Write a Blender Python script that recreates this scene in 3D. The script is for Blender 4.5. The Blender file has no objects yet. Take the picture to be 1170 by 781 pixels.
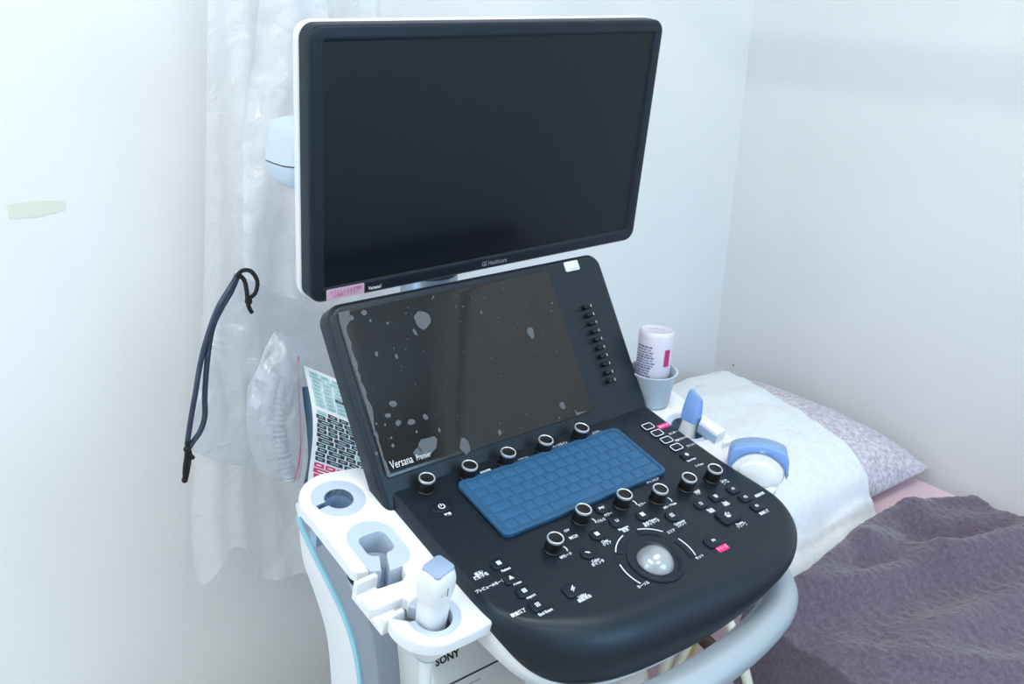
import bpy, bmesh, math, random
from mathutils import Vector, Matrix, Euler
from mathutils.geometry import tessellate_polygon
from mathutils import noise as mnoise

random.seed(7)
scene = bpy.context.scene
COL = scene.collection

# ------------------------------------------------------------------ camera
CAM = Vector((-0.63, -0.75, 1.36))
# rows: world X, Y, Z written in camera axes (right, down, forward)
RW = ((0.78535597, -0.20068059, 0.58561361),
      (-0.61848076, -0.29472378, 0.72843630),
      (0.02641123, -0.93427255, -0.35558016))
FPX = 1090.0
cam_data = bpy.data.cameras.new('camera')
cam_data.sensor_width = 36.0
cam_data.lens = FPX * 36.0 / 1170.0
cam_data.clip_start = 0.02
cam = bpy.data.objects.new('camera', cam_data)
cam.matrix_world = Matrix(((RW[0][0], -RW[0][1], -RW[0][2], CAM.x),
                           (RW[1][0], -RW[1][1], -RW[1][2], CAM.y),
                           (RW[2][0], -RW[2][1], -RW[2][2], CAM.z),
                           (0, 0, 0, 1)))
COL.objects.link(cam)
scene.camera = cam

# ------------------------------------------------------------------ world, lamps, exposure
world = bpy.data.worlds.new('world')
scene.world = world
world.use_nodes = True
world.node_tree.nodes['Background'].inputs[0].default_value = (0.8, 0.9, 1.0, 1)
world.node_tree.nodes['Background'].inputs[1].default_value = 0.3


def area(name, loc, target, sx, sy, power, color):
    l = bpy.data.lights.new(name, 'AREA')
    l.shape = 'RECTANGLE'
    l.size, l.size_y = sx, sy
    l.energy = power
    l.color = color
    o = bpy.data.objects.new(name, l)
    o.location = loc
    d = Vector(target) - Vector(loc)
    if abs(d.x) + abs(d.y) > 1e-6:
        o.rotation_euler = d.to_track_quat('-Z', 'Y').to_euler()
    COL.objects.link(o)
    return o


area('ceiling_lamp', (-1.45, -0.55, 2.46), (-1.45, -0.55, 0), 0.22, 1.3, 17, (1.0, 0.96, 0.91))
area('ceiling_lamp', (-0.35, -1.75, 2.46), (-0.35, -1.75, 0), 1.2, 0.5, 8, (1.0, 0.97, 0.93))
area('ceiling_lamp', (0.1, -0.55, 2.46), (0.1, -0.55, 0), 1.0, 0.5, 11, (1.0, 0.96, 0.91))
area('window_daylight', (-2.06, -0.15, 1.30), (0, -0.35, 1.0), 0.9, 0.9, 7, (0.48, 0.76, 1.0))
area('window_daylight', (0.33, -2.66, 1.42), (-0.1, -0.2, 0.85), 1.25, 1.25, 30, (0.36, 0.69, 1.0))

vs = scene.view_settings
vs.view_transform = 'Standard'
vs.look = 'None'
vs.exposure = 0.12
vs.gamma = 1.0
vs.use_curve_mapping = False
scene.cycles.use_denoising = True
scene.cycles.max_bounces = 10
scene.cycles.transparent_max_bounces = 24


# ------------------------------------------------------------------ pixel -> place helpers
def ray(px, py):
    c = ((px - 585.0) / FPX, (py - 390.5) / FPX, 1.0)
    return Vector([sum(r[i] * c[i] for i in range(3)) for r in RW])


def on_plane(px, py, p0, n):
    r = ray(px, py)
    return CAM + r * ((Vector(p0) - CAM).dot(n) / r.dot(n))


def on_axis(px, py, ax, val):
    r = ray(px, py)
    return CAM + r * ((val - CAM[ax]) / r[ax])


class Frame:
    """a flat working frame: origin, ex (right), ey (up the plane), ez (out of it)"""
    def __init__(self, o, ex, ey):
        self.o = Vector(o)
        self.ex = Vector(ex).normalized()
        self.ez = self.ex.cross(Vector(ey)).normalized()
        self.ey = self.ez.cross(self.ex)

    def __call__(self, u, v, w=0.0):
        return self.o + self.ex * u + self.ey * v + self.ez * w

    def px(self, x, y, w=0.0):
        p = on_plane(x, y, self.o + self.ez * w, self.ez) - self.o
        return p.dot(self.ex), p.dot(self.ey)

    def mat(self, u=0, v=0, w=0):
        m = Matrix((self.ex, self.ey, self.ez)).transposed().to_4x4()
        m.translation = self(u, v, w)
        return m


# keyboard level of the control panel, the touch panel, the monitor, the vertical world frame
PANEL = Frame((0, -0.02504, 0.86113), (1, 0, 0), (0, 0.97257, 0.23259))
TOUCH = Frame((0, 0.09904, 1.02857), (1, 0, 0), (0, 0.52603, 0.85047))
PW = -0.004                      # panel surface below the keyboard level
mrot = Euler((0.10149, -0.00667, 0.00374), 'XYZ').to_matrix()
MON = Frame((0.0847, 0.17055, 1.16313), mrot @ Vector((1, 0, 0)), mrot @ Vector((0, 0, 1)))


# ------------------------------------------------------------------ materials
def lin(c):
    return tuple((x / 255 / 12.92) if x / 255 <= 0.04045 else ((x / 255 + 0.055) / 1.055) ** 2.4 for x in c)


def mat(name, rgb, rough=0.5, metal=0.0, spec=0.5, var=0.0, vscale=30.0, bump=0.0, bscale=200.0, coat=0.0, sheen=0.0, trans=0.0, emit=0.0):
    m = bpy.data.materials.new(name)
    m.use_nodes = True
    nt = m.node_tree
    b = nt.nodes['Principled BSDF']
    c = lin(rgb) + (1.0,)
    b.inputs['Base Color'].default_value = c
    b.inputs['Roughness'].default_value = rough
    b.inputs['Metallic'].default_value = metal
    b.inputs['Specular IOR Level'].default_value = spec
    b.inputs['Coat Weight'].default_value = coat
    b.inputs['Sheen Weight'].default_value = sheen
    b.inputs['Transmission Weight'].default_value = trans
    if emit:
        b.inputs['Emission Color'].default_value = c
        b.inputs['Emission Strength'].default_value = emit
    tc = nt.nodes.new('ShaderNodeTexCoord')
    if var:
        n = nt.nodes.new('ShaderNodeTexNoise')
        n.inputs['Scale'].default_value = vscale
        n.inputs['Detail'].default_value = 5
        nt.links.new(tc.outputs['Object'], n.inputs['Vector'])
        mx = nt.nodes.new('ShaderNodeMix')
        mx.data_type = 'RGBA'
        mx.inputs[6].default_value = tuple(x * (1 - var) for x in c[:3]) + (1,)
        mx.inputs[7].default_value = tuple(min(1, x * (1 + var)) for x in c[:3]) + (1,)
        nt.links.new(n.outputs['Fac'], mx.inputs[0])
        nt.links.new(mx.outputs[2], b.inputs['Base Color'])
    if bump:
        n = nt.nodes.new('ShaderNodeTexNoise')
        n.inputs['Scale'].default_value = bscale
        n.inputs['Detail'].default_value = 4
        nt.links.new(tc.outputs['Object'], n.inputs['Vector'])
        bp = nt.nodes.new('ShaderNodeBump')
        bp.inputs['Strength'].default_value = bump
        bp.inputs['Distance'].default_value = 0.002
        nt.links.new(n.outputs['Fac'], bp.inputs['Height'])
        nt.links.new(bp.outputs['Normal'], b.inputs['Normal'])
    return m


def film_mat(name, rgb, clear, gloss=0.12, rough=0.15, bump=0.0, bscale=25.0):
    """thin plastic film: part clear, part milky, a little shiny"""
    m = bpy.data.materials.new(name)
    m.use_nodes = True
    nt = m.node_tree
    nt.nodes.clear()
    out = nt.nodes.new('ShaderNodeOutputMaterial')
    c = lin(rgb) + (1.0,)
    tr = nt.nodes.new('ShaderNodeBsdfTransparent')
    tr.inputs[0].default_value = tuple(0.9 + 0.1 * x for x in c[:3]) + (1,)
    df = nt.nodes.new('ShaderNodeBsdfDiffuse')
    df.inputs[0].default_value = c
    tl = nt.nodes.new('ShaderNodeBsdfTranslucent')
    tl.inputs[0].default_value = c
    gl = nt.nodes.new('ShaderNodeBsdfGlossy')
    gl.inputs['Roughness'].default_value = rough
    a = nt.nodes.new('ShaderNodeMixShader'); a.inputs[0].default_value = 0.45
    nt.links.new(df.outputs[0], a.inputs[1]); nt.links.new(tl.outputs[0], a.inputs[2])
    b = nt.nodes.new('ShaderNodeMixShader'); b.inputs[0].default_value = clear
    nt.links.new(a.outputs[0], b.inputs[1]); nt.links.new(tr.outputs[0], b.inputs[2])
    g = nt.nodes.new('ShaderNodeMixShader'); g.inputs[0].default_value = gloss
    nt.links.new(b.outputs[0], g.inputs[1]); nt.links.new(gl.outputs[0], g.inputs[2])
    nt.links.new(g.outputs[0], out.inputs[0])
    if bump:
        tc = nt.nodes.new('ShaderNodeTexCoord')
        n = nt.nodes.new('ShaderNodeTexNoise')
        n.inputs['Scale'].default_value = bscale
        n.inputs['Detail'].default_value = 6
        n.inputs['Distortion'].default_value = 1.5
        nt.links.new(tc.outputs['Object'], n.inputs['Vector'])
        bp = nt.nodes.new('ShaderNodeBump')
        bp.inputs['Strength'].default_value = bump
        bp.inputs['Distance'].default_value = 0.01
        nt.links.new(n.outputs['Fac'], bp.inputs['Height'])
        for s in (df, tl, gl):
            nt.links.new(bp.outputs['Normal'], s.inputs['Normal'])
    return m


M = {
    'wall': mat('wall_paper', (234, 236, 237), 0.9, spec=0.2, var=0.03, vscale=6, bump=0.15, bscale=160),
    'floor': mat('floor_vinyl', (190, 180, 165), 0.5, var=0.06, vscale=8),
    'ceiling': mat('ceiling_paint', (238, 238, 236), 0.9),
    'black': mat('console_black', (15, 22, 31), 0.38, spec=0.5, bump=0.05, bscale=900),
    'button': mat('button_black', (18, 26, 36), 0.35, spec=0.4),
    'knob': mat('knob_black', (12, 13, 16), 0.45, spec=0.4),
    'silver': mat('silver', (236, 240, 244), 0.3, metal=0.8),
    'white': mat('white_plastic', (232, 236, 240), 0.38, spec=0.45),
    'offwhite': mat('printer_white', (214, 219, 221), 0.45, spec=0.4),
    'grey': mat('grey_plastic', (142, 152, 166), 0.45),
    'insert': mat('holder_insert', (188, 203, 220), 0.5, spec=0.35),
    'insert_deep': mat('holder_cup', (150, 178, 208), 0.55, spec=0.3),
    'stripe': mat('stripe_blue', (150, 208, 226), 0.35),
    'handle': mat('handle_silver', (168, 182, 192), 0.36, metal=0.25),
    'bezel': mat('monitor_bezel', (22, 30, 39), 0.42, spec=0.35),
    'screen': mat('monitor_screen', (4, 7, 10), 0.34, spec=0.42, bump=0.02, bscale=1500),
    'glass': mat('touch_glass', (17, 17, 18), 0.10, spec=0.55),
    'film_bubble': mat('film_bubble', (84, 89, 95), 0.5),
    'rubber': mat('keyboard_cover_blue', (44, 88, 124), 0.42, spec=0.4, var=0.12, vscale=18),
    'rubber_key': mat('keyboard_cover_key', (45, 94, 135), 0.4, spec=0.45, var=0.10, vscale=40),
    'print': mat('print_white', (225, 232, 240), 0.6, emit=0.0),
    'print_grey': mat('print_grey', (175, 182, 190), 0.6),
    'pink': mat('pink_tape', (232, 40, 130), 0.6),
    'sticker': mat('sticker_pink', (214, 178, 205), 0.6),
    'sticker_ink': mat('sticker_ink', (178, 60, 110), 0.7),
    'tag_white': mat('tag_white', (222, 228, 232), 0.5),
    'ink': mat('ink_black', (24, 26, 34), 0.6),
    'ball': mat('trackball', (168, 176, 182), 0.24, metal=0.35, spec=0.7, coat=0.4),
    'collar': mat('collar_grey', (165, 182, 198), 0.3, metal=0.5),
    'arm': mat('arm_white', (205, 220, 236), 0.35),
    'seam': mat('seam_dark', (48, 60, 80), 0.6),
    'probe': mat('probe_white', (232, 236, 238), 0.33, spec=0.5),
    'lens_grey': mat('probe_lens_grey', (148, 170, 200), 0.4),
    'lens_blue': mat('probe_lens_blue', (122, 160, 222), 0.35, spec=0.5),
    'lens_face': mat('probe_lens_face', (128, 162, 200), 0.45),
    'cup': mat('cup_grey', (192, 205, 214), 0.45),
    'bottle': mat('bottle_plastic', (226, 224, 238), 0.32, trans=0.15),
    'bottle_ink': mat('bottle_print', (112, 112, 150), 0.6),
    'bottle_mark': mat('bottle_mark', (186, 34, 112), 0.5),
    'cord': mat('cord_black', (16, 18, 24), 0.7, bump=0.5, bscale=900),
    'drape': film_mat('plastic_sheet', (248, 250, 253), 0.34, 0.06, 0.22, 0.9, 14),
    'bag': film_mat('clear_bag', (236, 242, 250), 0.64, 0.15, 0.12, 0.9, 20),
    'cord_wrapped_sheen': mat('cord_plastic_sheen', (40, 54, 78), 0.3, spec=0.6, var=0.5, vscale=160),  # cord inside plastic, the film's bluish sheen put into its colour
    'zip': mat('zip_red', (214, 96, 130), 0.5),
    'hose': mat('hose_blue', (205, 214, 228), 0.4),
    'sheet': mat('chart_white', (222, 232, 238), 0.5),
    'chart_teal': mat('chart_teal', (150, 200, 205), 0.5),
    'chart_dark': mat('chart_dark', (34, 44, 66), 0.5),
    'chart_pink': mat('chart_pink', (206, 44, 108), 0.5),
    'chart_edge': mat('chart_edge', (42, 72, 96), 0.5),
    'linen': mat('bed_sheet_pink', (232, 205, 216), 0.85, spec=0.2, sheen=0.2, bump=0.1, bscale=300),
    'mattress': mat('bed_pad', (214, 196, 204), 0.8, spec=0.2),
    'cream': mat('cream_steel', (228, 226, 210), 0.4),
    'brown': mat('brown_wood', (70, 46, 30), 0.5, var=0.2, vscale=20),
    'yellow': mat('yellow_tag', (214, 206, 130), 0.6),
    'tape': mat('masking_tape', (222, 224, 210), 0.6),
    'spot': mat('wall_spot', (120, 112, 92), 0.7),
}
for k in ('black', 'button', 'bezel', 'screen', 'rubber', 'rubber_key'):
    M[k].node_tree.nodes['Principled BSDF'].inputs['Specular Tint'].default_value = (0.72, 0.88, 1.0, 1)


def cloth_mat(name, rgb, rgb2, vscale, bump, bscale, sheen):
    m = mat(name, rgb, 0.95, spec=0.08, sheen=sheen, bump=bump, bscale=bscale)
    nt = m.node_tree
    b = nt.nodes['Principled BSDF']
    tc = nt.nodes['Texture Coordinate']
    n = nt.nodes.new('ShaderNodeTexNoise')
    n.inputs['Scale'].default_value = vscale
    n.inputs['Detail'].default_value = 8
    n.inputs['Roughness'].default_value = 0.7
    nt.links.new(tc.outputs['Object'], n.inputs['Vector'])
    r = nt.nodes.new('ShaderNodeValToRGB')
    r.color_ramp.elements[0].position = 0.38
    r.color_ramp.elements[1].position = 0.62
    r.color_ramp.elements[0].color = lin(rgb2) + (1,)
    r.color_ramp.elements[1].color = lin(rgb) + (1,)
    nt.links.new(n.outputs['Fac'], r.inputs[0])
    nt.links.new(r.outputs[0], b.inputs['Base Color'])
    b.inputs['Sheen Roughness'].default_value = 0.5
    return m


M['blanket'] = cloth_mat('plush_blanket', (116, 106, 121), (93, 83, 98), 170, 0.8, 320, 0.4)
M['towel'] = cloth_mat('terry_towel', (240, 244, 248), (232, 238, 244), 80, 0.8, 330, 0.2)
M['floral'] = cloth_mat('floral_cotton', (228, 224, 230), (178, 170, 186), 120, 0.15, 300, 0.1)



# ------------------------------------------------------------------ object helpers
WLOC = {}


def wloc(o):
    return WLOC.get(o.name, Vector(o.location)) if o else Vector((0, 0, 0))


def finish(name, me, material, parent=None, smooth=40, label=None):
    """me holds world coordinates; the object's origin goes to the bottom centre of its box"""
    xs = [v.co for v in me.vertices]
    lo = Vector([min(c[i] for c in xs) for i in range(3)])
    hi = Vector([max(c[i] for c in xs) for i in range(3)])
    org = Vector(((lo.x + hi.x) / 2, (lo.y + hi.y) / 2, lo.z))
    me.transform(Matrix.Translation(-org))
    if smooth is not None and len(me.polygons):
        me.polygons.foreach_set('use_smooth', [True] * len(me.polygons))
        me.set_sharp_from_angle(angle=math.radians(smooth))
    me.materials.append(M[material] if isinstance(material, str) else material)
    o = bpy.data.objects.new(name, me)
    COL.objects.link(o)
    o.location = org - wloc(parent)
    if parent:
        o.parent = parent
    WLOC[o.name] = org
    if label:
        o['label'] = label
    return o


def from_bm(name, bm, material, parent=None, smooth=40, label=None):
    bmesh.ops.recalc_face_normals(bm, faces=bm.faces)
    me = bpy.data.meshes.new(name)
    bm.to_mesh(me)
    bm.free()
    return finish(name, me, material, parent, smooth, label)


def from_data(name, verts, faces, material, parent=None, smooth=40, label=None):
    me = bpy.data.meshes.new(name)
    me.from_pydata([tuple(v) for v in verts], [], faces)
    me.update()
    return finish(name, me, material, parent, smooth, label)


def thing(name, label, cat, loc, group=None):
    o = bpy.data.objects.new(name, None)
    o.empty_display_size = 0.05
    COL.objects.link(o)
    o.location = loc
    WLOC[o.name] = Vector(loc)
    o['label'] = label
    o['category'] = cat
    if group:
        o['group'] = group
    return o


def tag(o, label, cat, group=None):
    o['label'] = label
    o['category'] = cat
    if group:
        o['group'] = group
    return o


def structure(o):
    o['kind'] = 'structure'
    return o


def dup(o, delta, parent=None, first_parent=None):
    """copy a part (and its sub-parts), moved by delta in the world"""
    c = o.copy()
    COL.objects.link(c)
    if parent:
        c.parent = parent
        c.location = WLOC[o.name] + delta - wloc(parent)
    else:
        c.location = o.location + delta
    WLOC[c.name] = WLOC[o.name] + delta
    for ch in [x for x in bpy.data.objects if x.parent == o]:
        k = ch.copy()
        COL.objects.link(k)
        k.parent = c
        WLOC[k.name] = WLOC[ch.name] + delta
    return c


def box_bm(bm, lo, hi, mtx=None, bev=0.0, seg=2):
    v = [bm.verts.new((x, y, z)) for x in (lo[0], hi[0]) for y in (lo[1], hi[1]) for z in (lo[2], hi[2])]
    fs = [(0, 1, 3, 2), (4, 6, 7, 5), (0, 4, 5, 1), (2, 3, 7, 6), (0, 2, 6, 4), (1, 5, 7, 3)]
    faces = [bm.faces.new([v[i] for i in f]) for f in fs]
    geom = v
    if bev:
        es = list({e for f in faces for e in f.edges})
        r = bmesh.ops.bevel(bm, geom=es, offset=bev, segments=seg, profile=0.5, affect='EDGES')
        geom = list({x for x in r['verts']} | {x for x in v if x.is_valid})
    if mtx is not None:
        bmesh.ops.transform(bm, matrix=mtx, verts=geom)
    return bm


def box(name, lo, hi, material, parent=None, bev=0.0, mtx=None, seg=2, label=None):
    bm = bmesh.new()
    box_bm(bm, lo, hi, mtx, bev, seg)
    return from_bm(name, bm, material, parent, label=label)


def lathe_data(profile, mtx, seg=32, cap0=True, cap1=True):
    verts, faces = [], []
    for r, h in profile:
        for i in range(seg):
            a = 2 * math.pi * i / seg
            verts.append(mtx @ Vector((r * math.cos(a), r * math.sin(a), h)))
    for k in range(len(profile) - 1):
        for i in range(seg):
            j = (i + 1) % seg
            faces.append((k * seg + i, k * seg + j, (k + 1) * seg + j, (k + 1) * seg + i))
    if cap0:
        faces.append(tuple(range(seg - 1, -1, -1)))
    if cap1:
        b = (len(profile) - 1) * seg
        faces.append(tuple(b + i for i in range(seg)))
    return verts, faces


def lathe(name, profile, mtx, material, parent=None, seg=32, cap0=True, cap1=True, smooth=40, label=None):
    v, f = lathe_data(profile, mtx, seg, cap0, cap1)
    return from_data(name, v, f, material, parent, smooth, label)


def smooth_path(pts, n=8, closed=False):
    pts = [Vector(p) for p in pts]
    out = []
    m = len(pts)
    rng = range(m) if closed else range(m - 1)
    for i in rng:
        if closed:
            p0, p1, p2, p3 = pts[(i - 1) % m], pts[i], pts[(i + 1) % m], pts[(i + 2) % m]
        else:
            p0 = pts[max(i - 1, 0)]; p1 = pts[i]; p2 = pts[i + 1]; p3 = pts[min(i + 2, m - 1)]
        for k in range(n):
            t = k / n
            out.append(0.5 * ((2 * p1) + (p2 - p0) * t + (2 * p0 - 5 * p1 + 4 * p2 - p3) * t * t + (3 * p1 - p0 - 3 * p2 + p3) * t ** 3))
    if not closed:
        out.append(pts[-1])
    return out


def tube_data(path, radius, seg=10, flat=1.0, up=None):
    n = len(path)
    rad = radius if callable(radius) else (lambda t: radius)
    verts, faces = [], []
    t0 = (path[1] - path[0]).normalized()
    a = Vector(up) if up is not None else (Vector((0, 0, 1)) if abs(t0.z) < 0.9 else Vector((1, 0, 0)))
    nx = (a - t0 * a.dot(t0)).normalized()
    for i, p in enumerate(path):
        t = (path[min(i + 1, n - 1)] - path[max(i - 1, 0)]).normalized()
        if up is not None:
            nx = (Vector(up) - t * Vector(up).dot(t)).normalized()
        else:
            nx = (nx - t * nx.dot(t)).normalized()
        ny = t.cross(nx)
        r = rad(i / (n - 1))
        for k in range(seg):
            an = 2 * math.pi * k / seg
            verts.append(p + nx * (r * math.cos(an)) + ny * (r * flat * math.sin(an)))
    for i in range(n - 1):
        for k in range(seg):
            j = (k + 1) % seg
            faces.append((i * seg + k, i * seg + j, (i + 1) * seg + j, (i + 1) * seg + k))
    faces.append(tuple(range(seg - 1, -1, -1)))
    faces.append(tuple((n - 1) * seg + k for k in range(seg)))
    return verts, faces


def tube(name, path, radius, material, parent=None, seg=10, flat=1.0, up=None, label=None):
    v, f = tube_data(path, radius, seg, flat, up)
    return from_data(name, v, f, material, parent, 60, label)


def rrect(cx, cy, w, h, r, n=6):
    pts = []
    for sx, sy, a0 in ((1, 1, 0), (-1, 1, 90), (-1, -1, 180), (1, -1, 270)):
        for k in range(n + 1):
            a = math.radians(a0 + 90 * k / n)
            pts.append((cx + sx * (w / 2 - r) + r * math.cos(a), cy + sy * (h / 2 - r) + r * math.sin(a)))
    return pts


def circ(cx, cy, r, n=32, a0=0, a1=360):
    full = abs(a1 - a0) >= 360
    return [(cx + r * math.cos(math.radians(a0 + (a1 - a0) * k / (n if full else n - 1))),
             cy + r * math.sin(math.radians(a0 + (a1 - a0) * k / (n if full else n - 1)))) for k in range(n)]


def poly_area(p):
    return 0.5 * sum(p[i][0] * p[(i + 1) % len(p)][1] - p[(i + 1) % len(p)][0] * p[i][1] for i in range(len(p)))


def inset(p, d):
    """move a counter-clockwise loop inwards by d (holes, wound clockwise, grow)"""
    n = len(p)
    out = []
    for i in range(n):
        a, b, c = Vector(p[i - 1]), Vector(p[i]), Vector(p[(i + 1) % n])
        e1, e2 = (b - a), (c - b)
        if e1.length < 1e-9 or e2.length < 1e-9:
            out.append(tuple(b)); continue
        n1 = Vector((-e1.y, e1.x)).normalized()
        n2 = Vector((-e2.y, e2.x)).normalized()
        m = n1 + n2
        if m.length < 1e-6:
            out.append(tuple(b)); continue
        m.normalize()
        s = d / max(0.5, m.dot(n1))
        out.append((b.x + m.x * s, b.y + m.y * s))
    return out


def plate_data(outline, frame, w0, w1, bev=0.0, holes=(), bev_bottom=0.0, seg=3):
    loops = [list(outline)] + [list(h) for h in holes]
    for i, l in enumerate(loops):
        a = poly_area(l)
        if (a < 0) == (i == 0):
            l.reverse()
    prof = []
    if bev_bottom:
        for k in range(seg + 1):
            a = math.pi / 2 * k / seg
            prof.append((bev_bottom * (1 - math.sin(a)), w0 + bev_bottom * (1 - math.cos(a))))
    else:
        prof.append((0.0, w0))
    if bev:
        for k in range(seg + 1):
            a = math.pi / 2 * k / seg
            prof.append((bev * (1 - math.cos(a)), w1 - bev * (1 - math.sin(a))))
    else:
        prof.append((0.0, w1))
    verts, faces = [], []
    top_idx, bot_idx, top2, bot2 = [], [], [], []
    for l in loops:
        n = len(l)
        base = len(verts)
        for d, w in prof:
            for (u, v) in (inset(l, d) if d else l):
                verts.append(frame(u, v, w))
        for k in range(len(prof) - 1):
            for i in range(n):
                j = (i + 1) % n
                faces.append((base + k * n + i, base + k * n + j, base + (k + 1) * n + j, base + (k + 1) * n + i))
        t = base + (len(prof) - 1) * n
        top_idx += [t + i for i in range(n)]
        bot_idx += [base + i for i in range(n)]
        top2.append([Vector((u, v, 0)) for (u, v) in (inset(l, prof[-1][0]) if prof[-1][0] else l)])
        bot2.append([Vector((u, v, 0)) for (u, v) in (inset(l, prof[0][0]) if prof[0][0] else l)])
    if len(loops) == 1 and len(outline) <= 4:
        faces.append(tuple(top_idx)); faces.append(tuple(reversed(bot_idx)))
    else:
        for a, b, c in tessellate_polygon(top2):
            faces.append((top_idx[a], top_idx[b], top_idx[c]))
        for a, b, c in tessellate_polygon(bot2):
            faces.append((bot_idx[c], bot_idx[b], bot_idx[a]))
    return verts, faces


def plate(name, outline, frame, w0, w1, material, parent=None, bev=0.0, holes=(), bev_bottom=0.0, seg=3, smooth=40, label=None):
    v, f = plate_data(outline, frame, w0, w1, bev, holes, bev_bottom, seg)
    bm = bmesh.new()
    bv = [bm.verts.new(x) for x in v]
    for q in f:
        try:
            bm.faces.new([bv[i] for i in q])
        except ValueError:
            pass
    return from_bm(name, bm, material, parent, smooth, label)


def text(body, mtx, size, material, parent, name='printed_label', align='CENTER', squash=1.0, bold=0.0, label=None, width=None):
    cu = bpy.data.curves.new(name, 'FONT')
    cu.body = body
    cu.size = size
    cu.align_x = align
    cu.align_y = 'CENTER'
    cu.resolution_u = 2
    cu.offset = bold
    cu.space_line = 0.85
    t = bpy.data.objects.new('tmp', cu)
    COL.objects.link(t)
    dg = bpy.context.evaluated_depsgraph_get()
    me = bpy.data.meshes.new_from_object(t.evaluated_get(dg))
    bpy.data.objects.remove(t)
    bpy.data.curves.remove(cu)
    if not me.polygons:
        return None
    if width:
        xs = [v.co.x for v in me.vertices]
        squash = width / (max(xs) - min(xs))
    me.transform(mtx @ Matrix.Diagonal((squash, 1, 1, 1)))
    me.materials.clear()
    return finish(name, me, material, parent, None, label)


def rot_about(axis_from, axis_to):
    return axis_from.rotation_difference(axis_to).to_matrix().to_4x4()


def axis_frame(loc, z, x=None):
    z = Vector(z).normalized()
    x = Vector(x) if x is not None else (Vector((1, 0, 0)) if abs(z.x) < 0.9 else Vector((0, 1, 0)))
    x = (x - z * x.dot(z)).normalized()
    y = z.cross(x)
    m = Matrix((x, y, z)).transposed().to_4x4()
    m.translation = Vector(loc)
    return m


# ------------------------------------------------------------------ the room
YB, XR, XL, YF, ZC = 0.537, 1.0, -2.1, -2.7, 2.5
structure(box('floor', (XL - .1, YF - .1, -0.1), (XR + .1, YB + .1, 0), 'floor'))
structure(box('ceiling', (XL - .1, YF - .1, ZC), (XR + .1, YB + .1, ZC + .1), 'ceiling'))
structure(box('wall_back', (XL - .1, YB, 0), (XR + .1, YB + .1, ZC), 'wall'))
structure(box('wall_right', (XR, YF, 0), (XR + .1, YB, ZC), 'wall'))
structure(box('wall_left', (XL - .1, YF, 0), (XL, YB, ZC), 'wall'))
structure(box('wall_front', (XL - .1, YF - .1, 0), (XR + .1, YF, ZC), 'wall'))
structure(box('shadow_rail', (0.44, -1.6, 1.47), (0.47, 0.536, 1.53), 'ceiling', None, 0.003))  # unseen rail, added to cast the soft shadow band on the right wall
WALLB = Frame((0, YB, 0), (1, 0, 0), (0, 0, 1))
WALLR = Frame((XR, 0, 0), (0, -1, 0), (0, 0, 1))

tp = [WALLB.px(*p) for p in ((8, 233), (40, 229), (74, 229), (74, 240), (42, 248), (10, 250))]
tag(plate('masking_tape', tp, WALLB, 0.0, 0.0006, 'tape'), 'faded strip of masking tape stuck on the left of the wall', 'tape')
u, v = WALLR.px(838, 417)
tag(lathe('wall_pin', [(0.0022, 0), (0.0022, 0.001), (0.001, 0.002)], WALLR.mat(u, v, 0), 'spot', seg=10), 'tiny brown pin head in the wall above the white towel', 'pin')

# ------------------------------------------------------------------ the ultrasound machine
US = thing('ultrasound_machine', 'white ultrasound cart with black control console, touch panel and large monitor', 'ultrasound machine', (0, 0.05, 0))

# --- base, wheels, column (mostly below the frame)
box('base', (-0.22, -0.22, 0.09), (0.22, 0.34, 0.16), 'white', US, 0.03, seg=4)
for sx in (-1, 1):
    for yy in (-0.17, 0.29):
        c = Vector((sx * 0.19, yy, 0.05))
        w = lathe('caster', [(0.03, -0.014), (0.05, -0.010), (0.05, 0.010), (0.03, 0.014)], axis_frame(c, (1, 0, 0)), 'knob', US, seg=20)
        tube('caster_fork', [c + Vector((0, 0, 0.0)), c + Vector((0, 0, 0.05))], 0.011, 'grey', w)
GROUND = Frame((0, 0, 0), (1, 0, 0), (0, 1, 0))
col = [(-0.17, 0.0), (-0.17, 0.10), (-0.15, 0.16), (-0.10, 0.24), (-0.05, 0.29), (0.05, 0.29), (0.10, 0.24), (0.15, 0.16), (0.17, 0.10), (0.17, 0.0)]
plate('column', [tuple(p)[:2] for p in smooth_path([(x, y, 0) for x, y in col], 4)], GROUND, 0.15, 0.80, 'white', US, 0.02)
# side cheeks: white rear shell, blue stripe, grey front band
SIDE = Frame((-0.215, 0, 0), (0, -1, 0), (0, 0, 1))
def side_px(pts):
    return [tuple(p)[:2] for p in smooth_path([SIDE.px(*q) + (0,) for q in pts], 5)]
back_edge = [(336, 575), (340, 600), (345, 640), (359, 680), (371, 720), (376, 760), (378, 800), (379, 830)]
stripe_l = [(338, 590), (343, 604), (358, 636), (378, 676), (394, 712), (405, 750), (410, 790), (411, 830)]
stripe_r = [(343, 590), (347, 604), (362, 636), (382, 676), (398, 712), (409, 750), (414, 790), (415, 830)]
front_edge = [(360, 585), (368, 604), (388, 636), (404, 665), (417, 700), (427, 740), (432, 790), (433, 830)]
def strip_plate(name, a, b, w0, w1, material, bev):
    A, B = side_px(a), side_px(b)
    A.append((A[-1][0] + .012, 0.165)); B.append((B[-1][0] + .012, 0.165))
    pl = A + B[::-1]
    return plate(name, pl, SIDE, w0, w1, material, US, bev)
strip_plate('side_shell', back_edge, stripe_r, -0.03, 0.000, 'white', 0.004)
strip_plate('side_stripe', stripe_l, stripe_r, -0.02, 0.0012, 'stripe', 0.0004)
strip_plate('side_band', stripe_r, front_edge, -0.03, -0.001, 'grey', 0.002)
SIDER = Frame((0.215, 0, 0), (0, 1, 0), (0, 0, 1))
A = [(-u, v) for u, v in side_px(back_edge) + side_px(front_edge)[::-1]]
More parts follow.
